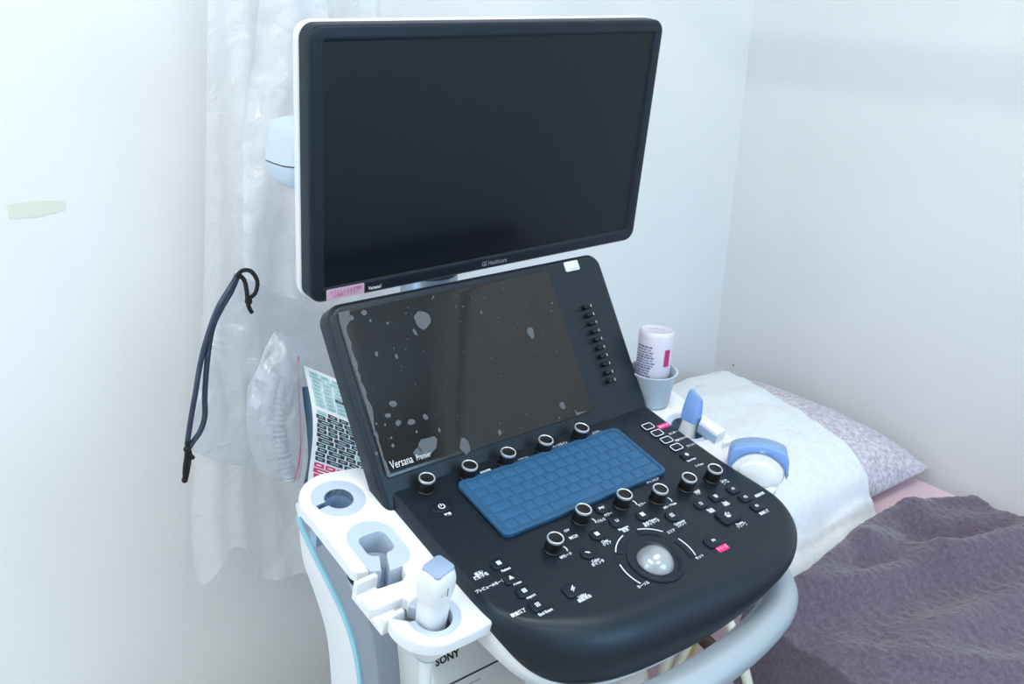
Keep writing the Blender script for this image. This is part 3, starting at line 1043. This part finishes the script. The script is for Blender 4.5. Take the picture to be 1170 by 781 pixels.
mj = Matrix.Translation((ex_, 0.30, zl))
dn, upz = zl - zb_, zt_ - zl
super_loft('arm_joint', mj, [(-dn, .018, .016, .012, 0), (-dn * .93, .030, .027, .008, 0), (-dn * .75, .041, .037, .004, 0), (-dn * .45, .0475, .043, 0, 0), (-.0009, .050, .045, 0, 0)], 'arm', US, 40, 0.55)
super_loft('joint_seam', mj, [(-.0009, .0485, .0435, 0, 0), (.0009, .0485, .0435, 0, 0)], 'seam', US, 40, 0.55)
super_loft('arm_joint_cover', mj, [(.0009, .050, .045, 0, 0), (upz * .45, .0485, .0435, .001, 0), (upz * .80, .0455, .041, .003, 0), (upz * .94, .042, .038, .005, 0), (upz, .034, .031, .008, 0)], 'arm', US, 40, 0.55)

# left probe: blunt white head with a grey window, standing in the front holder
base = TR(c3[0] + .001, c3[1] + .002, -0.050)
P1 = thing('ultrasound_probe', 'white blunt-headed probe with grey window, standing in the left tray', 'probe', base)
ax1 = (PANEL.ez * 1.0 + Vector((-0.02, 0.02, 0))).normalized()
m1 = axis_frame(base, ax1, (1, 0.25, 0))
super_loft('probe_body', m1, [(0, .010, .010, 0, 0), (.01, .0125, .0125, 0, 0), (.040, .0145, .0125, 0, 0), (.062, .0150, .0125, 0, 0), (.068, .0140, .0118, 0, 0), (.074, .0158, .0140, 0, 0), (.084, .0168, .0150, 0, 0), (.094, .0165, .0148, 0, 0), (.102, .0145, .0132, .0, 0), (.106, .0125, .0112, .0, 0)], 'probe', P1, e=0.7)
super_loft('probe_window', m1, [(.105, .0122, .0108, 0, 0), (.1074, .0118, .0105, 0, 0), (.1080, .0108, .0096, 0, 0)], 'lens_grey', P1, e=0.35)
fr = Frame(m1 @ Vector((-0.0015, -0.0153, 0.088)), m1.to_3x3() @ Vector((1, 0, 0)), m1.to_3x3() @ Vector((0, 0, 1)))
plate('orientation_mark', rrect(0, 0, 0.0010, 0.010, 0.0004, 2), fr, -0.001, 0.0003, 'grey', P1)
text('L3', fr.mat(-0.0065, 0.001, 0.0004), 0.006, 'print_grey', P1, 'model_mark')
cb = TR(c3[0], c3[1], -0.058)
tube('probe_cable', smooth_path([base + Vector((0, 0, .004)), cb, cb + Vector((0.004, 0.01, -0.08)), cb + Vector((0.006, 0.02, -0.30)), cb + Vector((0.006, 0.08, -0.50))], 8), 0.0062, 'probe', P1, 12)

# right slim probe with blue head
pb = TR(0.2255, -0.0270, -0.040)
top = on_axis(796, 450, 1, pb.y - .006)
P2 = thing('ultrasound_probe', 'slim white probe with light blue wedge head in the right tray', 'probe', pb)
m2 = axis_frame(pb, top - pb, (0.12, -1.0, 0))
L2 = (top - pb).length
bl = L2 - .035
super_loft('probe_body', m2, [(0, .0105, .0085, 0, 0), (.008, .0125, .0105, 0, 0), (bl * .45, .0122, .0105, 0, 0), (bl * .70, .0105, .0088, 0, 0), (bl * .88, .0095, .0078, 0, 0), (bl, .0102, .0082, 0, 0)], 'probe', P2)
super_loft('probe_head', m2, [(bl - .0008, .0104, .0084, .0005, 0), (bl + .004, .0112, .0088, 0, 0), (bl + .016, .0112, .0078, 0, 0), (bl + .027, .0104, .0056, 0, 0), (bl + .0335, .0096, .0042, 0, 0)], 'lens_blue', P2, e=0.32, slant=0.45)
super_loft('probe_window', m2, [(bl + .0332, .0088, .0034, 0, 0), (bl + .0348, .0084, .0030, 0, 0)], 'lens_face', P2, e=0.3, slant=-0.45)
f2 = Frame(m2 @ Vector((0.0113, 0, bl + .009)), m2.to_3x3() @ Vector((0, 1, 0)), m2.to_3x3() @ Vector((0, 0, 1)))
plate('orientation_mark', rrect(0, 0, .0045, .008, .002, 4), f2, -0.002, 0.0004, 'lens_face', P2)

# right curved-array probe: convex fan head lying over the front holder
hc = TR(0.2290, -0.131, 0.0)
P3 = thing('ultrasound_probe', 'curved-array probe with broad blue arc face marked 4C, in the right tray', 'probe', TR(0.2290, -0.131, -0.045))
fx = Vector((0.64, -0.77, 0)).normalized()            # fan width runs across the tray corner
fb = Vector((0.77, 0.64, 0))
o3 = on_plane(866, 526, hc + fb * 0.004, fb)
upax = (Vector((0, 0, 1)) + fb * 0.12).normalized()
F3 = Frame(o3, fx, upax)
arc_ = lambda r, cy, a0, a1, n: [(r * math.sin(math.radians(a0 + (a1 - a0) * k / n)), cy + r * math.cos(math.radians(a0 + (a1 - a0) * k / n))) for k in range(n + 1)]
bowl = [(-0.0320, -0.006), (-0.0310, -0.016), (-0.0240, -0.0265), (-0.0140, -0.031), (0.0140, -0.031), (0.0240, -0.0265), (0.0310, -0.016), (0.0320, -0.006)]
bd = [tuple(p)[:2] for p in smooth_path([(x, y, 0) for x, y in bowl], 5)] + arc_(0.036, -0.022, 62, -62, 18)
plate('probe_body', bd, F3, -0.013, 0.013, 'probe', P3, 0.005, bev_bottom=0.005, seg=4)
plate('probe_grip', arc_(0.026, -0.022, 58, -58, 14) + [(-0.022, -0.022), (-0.012, -0.027), (0.012, -0.027), (0.022, -0.022)], F3, 0.008, 0.0155, 'probe', P3, 0.003)
hd = arc_(0.070, -0.046, -27, 27, 16) + [(0.0345, 0.008), (0.0350, -0.004), (0.0335, -0.016)] + arc_(0.0355, -0.022, 66, -66, 20) + [(-0.0335, -0.016), (-0.0350, -0.004), (-0.0345, 0.008)]
plate('probe_head', hd, F3, -0.0150, 0.0150, 'lens_blue', P3, 0.003, bev_bottom=0.003)
plate('probe_window', arc_(0.0715, -0.046, -25, 25, 16) + arc_(0.060, -0.046, 25, -25, 16), F3, -0.0120, 0.0110, 'lens_face', P3, 0.0015, bev_bottom=0.002)
text('4C', F3.mat(0.003, 0.0165, 0.0153), 0.0055, 'print', P3, 'model_mark')
tube('probe_neck', [F3(0, -0.028, 0), F3(0, -0.040, 0), TR(0.2290, -0.131, -0.044)], 0.0095, 'probe', P3, 14)

# clip block beside the slim probe
BW = 0.015
bp4 = [TR.px(x, y, BW) for x, y in ((803, 473), (830, 491), (820.5, 496), (800, 481))]
plate('cable_clip', bp4, TR, -0.001, BW, 'white', tr_, 0.0015)
def side_plate(name, a, b, t, w0, w1, material):
    d = Vector(b) - Vector(a)
    nrm = Vector((d.y, -d.x)).normalized()
    if nrm.x > 0 and abs(nrm.x) > abs(nrm.y):
        nrm = -nrm
    p = [Vector(a), Vector(b), Vector(b) + nrm * t, Vector(a) + nrm * t]
    return plate(name, [tuple(q) for q in p], TR, w0, w1, material, tr_, 0.0002)
side_plate('clip_face', bp4[3], bp4[2], 0.0008, 0.0, BW - .004, 'insert_deep')
tb = [TR.px(x, y, 0.008) for x, y in ((826, 504), (840, 499), (841, 501.5), (827, 507))]
plate('tray_tab', tb, TR, -0.002, 0.008, 'white', tr_, 0.0008)

# cup
cm = TR(0.2190, 0.0400, -0.0022)
mc = axis_frame(cm, (0, -0.05, 1))
CUP = tag(lathe('gel_cup', [(0.0225, 0), (0.0245, 0.002), (0.0282, 0.040), (0.0315, 0.0445), (0.0315, 0.0460), (0.0295, 0.0460), (0.0266, 0.041), (0.0230, 0.006), (0.001, 0.004)], mc, 'cup', None, 40, True, True), 'pale blue-grey cup at the rear of the right tray', 'cup')
# bottle, upside down, leaning
bb = cm + Vector((-0.0008, 0.0005, 0.0085))
bt = on_axis(751, 376, 1, bb.y + .002)
mb = axis_frame(bb, bt - bb, (0.62, -0.78, 0))
Lb = (bt - bb).length
BOT = thing('gel_bottle', 'clear printed plastic bottle standing upside down in the pale cup', 'bottle', bb)
lathe('bottle_body', [(0.006, 0.0), (0.0065, 0.010), (0.009, 0.014), (0.0185, 0.022), (0.0218, 0.030), (0.0226, Lb - .006), (0.0218, Lb - .002), (0.0198, Lb), (0.0185, Lb - .0008), (0.0005, Lb - .0012)], mb, 'bottle', BOT, 40)
vv, ff = [], []
rnd = random.Random(5)
def on_bottle(ang, h, r=0.02285):
    return mb @ Vector((r * math.cos(ang), r * math.sin(ang), h))
def bottle_patch(a0, a1, h0, h1, n=6):
    o = len(vv)
    for i in range(n + 1):
        a = a0 + (a1 - a0) * i / n
        vv.append(on_bottle(a, h0)); vv.append(on_bottle(a, h1))
    for i in range(n):
        ff.append((o + 2 * i, o + 2 * i + 2, o + 2 * i + 3, o + 2 * i + 1))
cam_a = math.atan2((mb.inverted() @ CAM).y, (mb.inverted() @ CAM).x)
for k in range(15):
    h = Lb - .020 - k * .0034
    a = cam_a - 1.15
    while a < cam_a - 0.05 - 0.2 * rnd.random():
        d = rnd.uniform(.06, .26)
        bottle_patch(a, a + d, h, h + (.0016 if k % 4 else .0022), 3)
        a += d + .05
from_data('bottle_print', vv, ff, 'bottle_ink', BOT, None)
vv, ff = [], []
bottle_patch(cam_a + 0.62, cam_a + 0.98, Lb - .043, Lb - .021, 5)
from_data('bottle_mark', vv, ff, 'bottle_mark', BOT, None)
text('LOT 21', mb @ Matrix.Translation((0.0, 0.003, Lb - .0002)), 0.006, 'bottle_ink', BOT, 'bottle_print')

# printer in its bay
PR = thing('video_printer', 'white video printer lettered SONY in the bay under the console', 'printer', (-0.10, -0.02, 0.603))
PF = Frame((0, -0.080, 0.67), (1, 0, 0), (0, 0.22, 1))
box('printer_body', (-0.187, -0.062, 0.603), (-0.02, -0.004, 0.745), 'offwhite', PR, 0.006, seg=3)
pa = PF.px(452, 781); pbx = PF.px(600, 720)
plate('printer_front', rrect(-0.1035, 0.004, 0.165, 0.142, 0.004, 4), PF, -0.014, 0.004, 'offwhite', PR, 0.003)
u0, v0 = PF.px(511, 751, .004)
text('SONY', PF.mat(u0, v0, .0044), 0.0118, 'ink', PR, 'brand_text', bold=.0005, width=.031)
u1, v1 = PF.px(522, 779, .004); u2, v2 = PF.px(577, 749, .004)
vm = (v1 + v2) / 2
plate('paper_slot', rrect((-0.180 + -0.024) / 2, vm, 0.156, 0.0022, 0.0008, 2), PF, 0.003, 0.0043, 'seam', PR)
plate('front_line', rrect(-0.060, vm + 0.006, 0.03, 0.0008, 0.0003, 2), PF, 0.003, 0.0043, 'seam', PR)
plate('front_line', rrect(-0.145, vm - 0.010, 0.035, 0.0008, 0.0003, 2), PF, 0.003, 0.0043, 'grey', PR)

# ------------------------------------------------------------------ hanging plastic and bags left of the cart
def fnoise(x, y, z=0.0):
    return mnoise.noise(Vector((x, y, z)))


def crumple(x, z, s, amp, seed):
    a = fnoise(x * s + seed, z * s * .6, seed)
    b = fnoise(x * s * 2.3 + 5 + seed, z * s * 1.5, seed + 3)
    return amp * ((1 - 2 * abs(a)) * 0.7 + (1 - 2 * abs(b)) * 0.3)


def sheet_grid(name, fn, nu, nv, material, parent=None, keep=None):
    verts, faces = [], []
    for j in range(nv + 1):
        for i in range(nu + 1):
            verts.append(fn(i / nu, j / nv))
    for j in range(nv):
        for i in range(nu):
            if keep and not keep((i + .5) / nu, (j + .5) / nv):
                continue
            a = j * (nu + 1) + i
            faces.append((a, a + 1, a + nu + 2, a + nu + 1))
    used = sorted({q for f in faces for q in f})
    mp = {q: k for k, q in enumerate(used)}
    return from_data(name, [verts[q] for q in used], [tuple(mp[q] for q in f) for f in faces], material, parent, 180)


def interp(t, pts):
    for (a, va), (b, vb) in zip(pts, pts[1:]):
        if t <= b:
            s = (t - a) / (b - a)
            return va + (vb - va) * s
    return pts[-1][1]


YD = 0.455
dl = [(z, x) for x, z in sorted([(on_axis(px, py, 1, YD).x, on_axis(px, py, 1, YD).z) for px, py in ((240, 0), (239, 120), (237, 330), (229, 450), (222, 600), (228, 676))], key=lambda q: q[1])]
def drape_fn(u, t):
    ztop = 2.2
    bot = interp(u, [(0, 0.505), (.03, 0.50), (.16, 0.560), (.24, 0.545), (.27, 0.47), (.36, 0.462), (.60, 0.468), (1, 0.46)])
    z = ztop + (bot - ztop) * t
    xl = interp(z, dl) if z < dl[-1][0] else dl[-1][1]
    xr = 0.10
    x = xl + (xr - xl) * u
    f = math.sin(u * 19 + 1.0 + 0.6 * math.sin(z * 3)) * 0.010 + math.sin(u * 43 + z * 2.2) * 0.004
    f += crumple(x, z, 7.0, 0.020, 2.1) * sstep(0.05, 0.3, u)
    return Vector((x, YD + f, z))
def drape_layer2(u, t):
    px = 300 + 70 * u; py = -60 + 420 * t
    px += 14 * math.sin(t * 5) - 22 * (1 - abs(2 * t - 1)) * (1 - u)
    p = on_axis(px, py, 1, 0.415)
    p.y += crumple(p.x, p.z, 9.0, 0.022, 7.7) + 0.01 * math.sin(u * 9 + t * 4)
    return p
DR = tag(sheet_grid('plastic_sheet', drape_fn, 130, 220, 'drape'), 'milky translucent plastic sheet hanging down the wall behind the cart', 'plastic sheet')
DR2 = sheet_grid('sheet_fold', drape_layer2, 50, 150, 'drape', DR)

# drawstring bag
def quadp(a, b, c, d, u, t):
    x = (a[0] * (1 - u) + b[0] * u) * (1 - t) + (d[0] * (1 - u) + c[0] * u) * t
    y = (a[1] * (1 - u) + b[1] * u) * (1 - t) + (d[1] * (1 - u) + c[1] * u) * t
    return x, y
YG = 0.355
bagq = ((268, 312), (405, 372), (352, 560), (211, 508))
def bag_fn(side):
    def f(u, t):
        px, py = quadp(*bagq, u, t)
        px -= 12 * math.sin(math.pi * t) * (1 - u) * 0.3
        py += 6 * math.sin(u * 7) * t
        p = on_axis(px, py, 1, YG)
        b = math.sin(math.pi * min(1, max(0, u))) ** .6 * math.sin(math.pi * t) ** .6
        p.y += side * (0.030 * b) + crumple(p.x, p.z, 14, 0.012, 4.0 + side) * (0.15 + b)
        return p
    return f
BAG = thing('drawstring_bag', 'clear plastic drawstring bag hanging in front of the plastic sheet', 'bag', on_axis(285, 540, 1, YG))
sheet_grid('bag_front', bag_fn(-1), 60, 60, 'bag', BAG)
sheet_grid('bag_back', bag_fn(0.6), 40, 40, 'bag', BAG)
def cord_path(pts, y):
    return smooth_path([on_axis(px, py, 1, y + dy) for px, py, dy in pts], 8)
CY_ = YG - 0.03
cords = [[(272, 314, 0), (262, 330, 0), (250, 350, -.004), (240, 375, -.003), (230, 410, 0), (223, 450, -.003), (217, 485, 0), (214, 507, 0)],
         [(272, 314, .003), (264, 333, .004), (253, 352, 0), (243, 374, .003), (237, 410, 0), (234, 450, .003), (234, 475, 0), (229, 492, 0), (220, 505, .002), (214, 514, 0)],
         [(270, 316, -.004), (277, 309, -.006), (287, 310, -.008), (294, 321, -.008), (292, 334, -.008), (285, 341, -.006), (283, 347, -.006)],
         [(272, 313, -.004), (279, 320, -.006), (282, 333, -.008), (283, 345, -.008), (285, 352, -.008), (288, 357, -.008)],
         [(214, 505, -.004), (213, 520, -.006), (211, 535, -.006), (211, 550, -.006)],
         [(214, 512, -.004), (217, 518, -.006), (215, 535, -.006), (212, 549, -.006)],
         [(214, 516, -.006), (218, 520, -.008), (221, 523, -.008)]]
for i, cpts in enumerate(cords):
    tube('cord', cord_path(cpts, CY_), 0.0036 if i < 2 else 0.0027, 'cord_wrapped_sheen' if i < 2 else 'cord', BAG, 8)
for (px, py, r) in ((284, 344, .0048), (214, 513, .0048), (211, 548, .004)):
    q = on_axis(px, py, 1, CY_ - .007)
    lathe('knot', [(0.0002, -r), (r * .75, -r * .7), (r, 0), (r * .75, r * .7), (0.0002, r)], Matrix.Translation(q), 'cord', BAG, 14)

# zip bag with a ribbed hose inside
YZ = 0.27
ZB = thing('zip_bag', 'clear zip bag with a pink zip line holding a coiled pale hose', 'bag', on_axis(330, 550, 1, YZ))
zq = ((318, 378), (352, 400), (346, 556), (300, 545))
def zip_fn(side):
    def f(u, t):
        px, py = quadp(*zq, u, t)
        px -= 26 * math.sin(math.pi * t) * (1 - u) ** 1.5
        p = on_axis(px, py, 1, YZ)
        b = math.sin(math.pi * u) ** .6 * math.sin(math.pi * t) ** .5
        p.y += side * 0.026 * b + crumple(p.x, p.z, 22, 0.008, 9 + side)
        return p
    return f
sheet_grid('bag_front', zip_fn(-1), 40, 50, 'bag', ZB)
sheet_grid('bag_back', zip_fn(.5), 30, 40, 'bag', ZB)
zl_ = smooth_path([on_axis(px, py, 1, YZ - .012) for px, py in ((341, 407), (341, 440), (343, 480), (343, 520), (337, 548))], 8)
tube('zip_line', zl_, 0.0009, 'zip', ZB, 6)
hpth = []
for k in range(90):
    a = k / 89
    px = 331 - 12 * math.sin(math.pi * a); py = 415 + 130 * a
    hpth.append(on_axis(px, py, 1, YZ + .004))
tube('hose', hpth, lambda t: 0.009 + 0.0018 * math.sin(t * 2 * math.pi * 22), 'hose', ZB, 12)
tube('hose', smooth_path([on_axis(px, py, 1, YZ + .008) for px, py in ((316, 425), (308, 450), (308, 490), (318, 525), (330, 540))], 8), 0.0075, 'hose', ZB, 12)

# printed key chart standing behind the left tray
CH = thing('key_chart', 'bent white key chart with teal, navy and pink keys behind the console', 'key chart', on_axis(385, 545, 1, 0.20))
cn = Vector((-0.42, -0.72, 0.55)).normalized()
c0 = on_axis(357, 545, 1, 0.19)
cq = ((347, 417), (436, 455), (446, 580), (352, 552))
def chart(u, t, h=0.0):
    px, py = quadp(*cq, u, t)
    px += 9 * math.sin(math.pi * min(1, t * 1.02)) ** 1.2 * (1 - 0.5 * u)
    p = on_plane(px, py, c0, cn)
    return p + cn * (0.014 * math.sin(math.pi * t) * (1 - u) + h)
nu, nv = 10, 30
vv = [chart(i / nu, j / nv, 0) for j in range(nv + 1) for i in range(nu + 1)] + [chart(i / nu, j / nv, -0.0025) for j in range(nv + 1) for i in range(nu + 1)]
ff = []
st = (nu + 1) * (nv + 1)
for j in range(nv):
    for i in range(nu):
        a = j * (nu + 1) + i
        ff += [(a, a + nu + 1, a + nu + 2, a + 1), (st + a, st + a + 1, st + a + nu + 2, st + a + nu + 1)]
for j in range(nv):
    a = j * (nu + 1); b = a + nu + 1
    ff += [(a, st + a, st + b, b), (a + nu, b + nu, st + b + nu, st + a + nu)]
for i in range(nu):
    ff += [(i, i + 1, st + i + 1, st + i), (nv * (nu + 1) + i, st + nv * (nu + 1) + i, st + nv * (nu + 1) + i + 1, nv * (nu + 1) + i + 1)]
from_data('chart_board', vv, ff, 'sheet', CH, 50)
rnd = random.Random(9)
def key_rows(t0, t1, nrow, material, odd=None):
    vv, ff, v3, f3, v4, f4 = [], [], [], [], [], []
    for r in range(nrow):
        a = t0 + (t1 - t0) * r / nrow; b = t0 + (t1 - t0) * (r + .80) / nrow
        u = 0.05 + 0.02 * rnd.random()
        while u < 0.93:
            w = rnd.choice([.12, .12, .12, .20])
            pick = odd and rnd.random() < odd
            V, Fc = (v3, f3) if pick else (vv, ff)
            o = len(V)
            for q in ((u, a), (u + w, a), (u + w, b), (u, b)):
                V.append(chart(*q, 0.0006))
            Fc.append((o, o + 1, o + 2, o + 3))
            # key caption
            o = len(v4)
            m0, m1 = a + (b - a) * .36, a + (b - a) * .64
            for q in ((u + w * .25, m0), (u + w * .75, m0), (u + w * .75, m1), (u + w * .25, m1)):
                v4.append(chart(*q, 0.0009))
            f4.append((o, o + 1, o + 2, o + 3))
            u += w + .022
    from_data('key_print', vv, ff, material, CH, None)
    if v3:
        from_data('key_print', v3, f3, 'chart_teal' if material != 'chart_teal' else 'chart_dark', CH, None)
    from_data('key_caption', v4, f4, 'chart_teal' if material == 'chart_dark' else 'sheet' if material == 'chart_pink' else 'grey', CH, None)
key_rows(0.03, 0.34, 9, 'chart_teal', .06)
key_rows(0.37, 0.80, 11, 'chart_dark', .05)
key_rows(0.81, 0.99, 4, 'chart_pink')
vv = []
ff = []
strip = [(345.0, 442), (347.5, 465), (350.5, 490), (352.0, 515), (351.0, 532), (347.0, 552)]
sp = smooth_path([(x, y, 0) for x, y in strip], 4)
for j, q in enumerate(sp):
    t = 0.19 + 0.81 * j / (len(sp) - 1)
    vv += [chart(-0.005, t, -0.001), on_plane(q.x, q.y, c0 - cn * 0.006, cn)]
    if j:
        o = 2 * (j - 1)
        ff.append((o, o + 1, o + 3, o + 2))
o = from_data('chart_edge', vv, ff, 'chart_edge', CH, 60)
md = o.modifiers.new('thick', 'SOLIDIFY'); md.thickness = 0.002

# ------------------------------------------------------------------ bed, pillow, towel, blanket
BZ, BX0, BX1 = 0.50, 0.375, 0.985
BED = thing('examination_bed', 'low bed with a pink sheet along the right wall', 'bed', ((BX0 + BX1) / 2, -0.5, 0))
box('mattress', (BX0, -1.35, 0.36), (BX1, 0.52, BZ), 'linen', BED, 0.02, seg=4)
box('bed_rail', (BX0 + .01, -1.33, 0.30), (BX1 - .01, 0.50, 0.355), 'brown', BED, 0.006)
for x in (BX0 + .04, BX1 - .04):
    for y in (-1.28, 0.45):
        lathe('leg', [(0.02, 0), (0.02, 0.30)], Matrix.Translation((x, y, 0)), 'cream', BED, 16)
# hanging edge of the pink sheet
def skirt(u, t):
    y = 0.30 - u * 0.9
    x = BX0 - 0.004 - 0.02 * t - 0.006 * math.sin(y * 45) * t
    return Vector((x, y, BZ - 0.012 - t * (0.26 + 0.02 * math.sin(y * 9))))
sheet_grid('sheet_edge', skirt, 80, 12, 'linen', BED)

PX0, PX1, PY0, PY1, PH = 0.42, 0.975, -0.005, 0.47, 0.125
def pillow_h(x, y):
    a = max(-1, min(1, (x - (PX0 + PX1) / 2) / ((PX1 - PX0) / 2)))
    b = max(-1, min(1, (y - (PY0 + PY1) / 2) / ((PY1 - PY0) / 2)))
    e = max(0, 1 - abs(a) ** 3.2) * max(0, 1 - abs(b) ** 3.0)
    return PH * e ** 0.5
verts, faces = [], []
n = 44
for s in (1, -1):
    for j in range(n + 1):
        for i in range(n + 1):
            a = math.sin(math.pi / 2 * (2 * i / n - 1)); b = math.sin(math.pi / 2 * (2 * j / n - 1))
            x = (PX0 + PX1) / 2 + a * (PX1 - PX0) / 2 * (1 - 0.03 * (1 - b * b) * abs(a)); y = (PY0 + PY1) / 2 + b * (PY1 - PY0) / 2 * (1 - 0.03 * (1 - a * a) * abs(b))
            h = pillow_h((PX0 + PX1) / 2 + a * (PX1 - PX0) / 2, (PY0 + PY1) / 2 + b * (PY1 - PY0) / 2)
            z = BZ + 0.028 + (h * (1 - 0.22) if s > 0 else -min(h * 0.30, 0.027))
            z += 0.003 * fnoise(x * 18, y * 18, 1) * (h / PH)
            verts.append((x, y, z))
m_ = (n + 1) ** 2
for j in range(n):
    for i in range(n):
        a = j * (n + 1) + i
        faces += [(a, a + 1, a + n + 2, a + n + 1), (m_ + a, m_ + a + n + 1, m_ + a + n + 2, m_ + a + 1)]
me = bpy.data.meshes.new('pillow'); me.from_pydata(verts, [], faces); me.update()
bm = bmesh.new(); bm.from_mesh(me); bmesh.ops.remove_doubles(bm, verts=bm.verts, dist=0.0008)
bpy.data.meshes.remove(me)
tag(from_bm('pillow', bm, 'floral', None, 180), 'floral pillow at the head of the bed, partly under the white towel', 'pillow')


def top_h(x, y):
    if PX0 < x < PX1 and PY0 < y < PY1:
        h = pillow_h(x, y)
        return BZ + 0.028 * min(1, h / 0.04) + h * 0.78
    return BZ
def soft_top(x, y, r=0.018):
    s = 0
    for dx, dy in ((0, 0), (r, 0), (-r, 0), (0, r), (0, -r), (r * .7, r * .7), (-r * .7, r * .7), (r * .7, -r * .7), (-r * .7, -r * .7)):
        s += top_h(x + dx, y + dy)
    return max(top_h(x, y), s / 9)
tw_a, tw_b, tw_c, tw_d = (0.44, 0.43), (0.845, 0.44), (0.765, -0.058), (0.46, -0.105)
def towel_fn(u, t):
    x, y = quadp(tw_a, tw_b, tw_c, tw_d, u, t)
    x += 0.012 * math.sin(t * 6 + 1) * u
    y += (0.010 * math.sin(u * 23) + 0.006 * math.sin(u * 51)) * t ** 3
    z = soft_top(x, y) + 0.007
    f = 0.010 * fnoise(x * 9, y * 9, 5) + 0.005 * fnoise(x * 25, y * 18, 8)
    f += 0.012 * math.exp(-((y + 0.03 - 0.10 * (x - .6)) / 0.022) ** 2)
    return Vector((x, y, z + abs(f) + (0.002 * fnoise(x * 160, y * 160, 2))))
tw = sheet_grid('towel', towel_fn, 120, 130, 'towel')
tag(tw, 'white terry towel spread over the floral pillow', 'towel')
md = tw.modifiers.new('thick', 'SOLIDIFY'); md.thickness = 0.006; md.offset = 1.0

te = [(900, 668), (917, 661), (950, 628), (985, 598), (1030, 577), (1060, 567), (1100, 566)]
top_edge = [(0.20, -0.03)] + sorted((p.x, p.y - 0.006) for p in [on_axis(x, y, 2, 0.535) for x, y in te])
def blanket_fn(u, t):
    s = 0.300 + u * (0.925 - 0.300)
    y0 = interp(s, top_edge)
    y = y0 - 0.86 * t ** 1.1
    x = s
    drop = 0.0
    edge = BX0 - 0.032
    if s < edge + 0.02:
        d = edge + 0.02 - s
        x = edge + 0.02 - d * 0.30 - 0.004 * math.sin(y * 20) * min(1, d / .05)
        drop = d * 2.1
    z = BZ + 0.010
    def ridge(x0, y0_, x1, y1_, wd, h):
        dx, dy = x1 - x0, y1_ - y0_
        L = math.hypot(dx, dy)
        k = ((s - x0) * dx + (y - y0_) * dy) / (L * L)
        e = sstep(-0.25, 0.1, k) * (1 - sstep(0.9, 1.25, k))
        dist = ((s - x0) * -dy + (y - y0_) * dx) / L
        return h * e * math.exp(-(dist / wd) ** 2)
    z += 0.022 * math.exp(-((t - 0.02) / 0.04) ** 2)
    z += ridge(0.78, -0.10, 0.95, -0.20, 0.04, 0.026)
    z += ridge(0.62, -0.09, 0.72, -0.16, 0.03, 0.024)
    z += ridge(0.70, -0.20, 0.96, -0.30, 0.035, 0.022)
    z += ridge(0.55, -0.05, 0.80, -0.06, 0.028, 0.020)
    z += ridge(0.46, -0.12, 0.93, -0.24, 0.030, 0.034)
    z += ridge(0.45, -0.08, 0.70, -0.10, 0.022, 0.018)
    z += ridge(0.52, -0.26, 0.90, -0.33, 0.035, 0.022)
    z += ridge(0.40, -0.22, 0.62, -0.42, 0.030, 0.018)
    z += 0.010 * fnoise(s * 7, y * 9, 3) + 0.003 * (1 - abs(fnoise(s * 14, y * 22, 6)) * 2)
    z += 0.0022 * fnoise(s * 90, y * 90, 4) + 0.0012 * fnoise(s * 210, y * 210, 9)
    return Vector((x, y, max(z, BZ + 0.006) - drop))
bk = sheet_grid('blanket', blanket_fn, 300, 330, 'blanket')
tag(bk, 'rumpled mauve-grey plush blanket spread over the bed', 'blanket')
md = bk.modifiers.new('thick', 'SOLIDIFY'); md.thickness = 0.005; md.offset = 1.0

# cream tubular frame seen under the console, between cart and bed
TF = thing('tubular_stand', 'cream tubular metal stand with a brown bar between cart and bed', 'stand', (0.30, -0.03, 0))
def tpath(pts, x):
    return smooth_path([on_axis(px, py, 0, x) for px, py in pts], 6)
XT = 0.315
for pts, r in (([(731, 745), (736, 765), (742, 790), (746, 830)], .0045), ([(770, 735), (762, 757), (756, 781), (748, 830)], .0095), ([(790, 730), (777, 757), (763, 790), (752, 830)], .0055), ([(826, 700), (838, 722), (852, 770), (866, 830)], .0075)):
    tube('tube', tpath(pts, XT), r, 'cream', TF, 12)
q0, q1 = on_axis(797, 722, 0, XT + .02), on_axis(826, 752, 0, XT + .02)
tube('crossbar', [q0, q0.lerp(q1, .5), q1 + (q1 - q0) * .5], 0.011, 'brown', TF, 12)
f4 = Frame(on_axis(790, 744, 0, XT + .03), (0, -1, 0), (0, 0, 1))
plate('tag', [(-0.006, 0.02), (0.008, 0.02), (0.004, -0.006), (-0.004, -0.012)], f4, -0.001, 0.0, 'yellow', TF)
for (y) in (-0.16, 0.07):
    tube('tube', [Vector((XT, y, 0.0)), Vector((XT, y * .9 - .003, 0.2)), Vector((XT, y * .7 - .01, 0.34))], 0.008, 'cream', TF, 10)
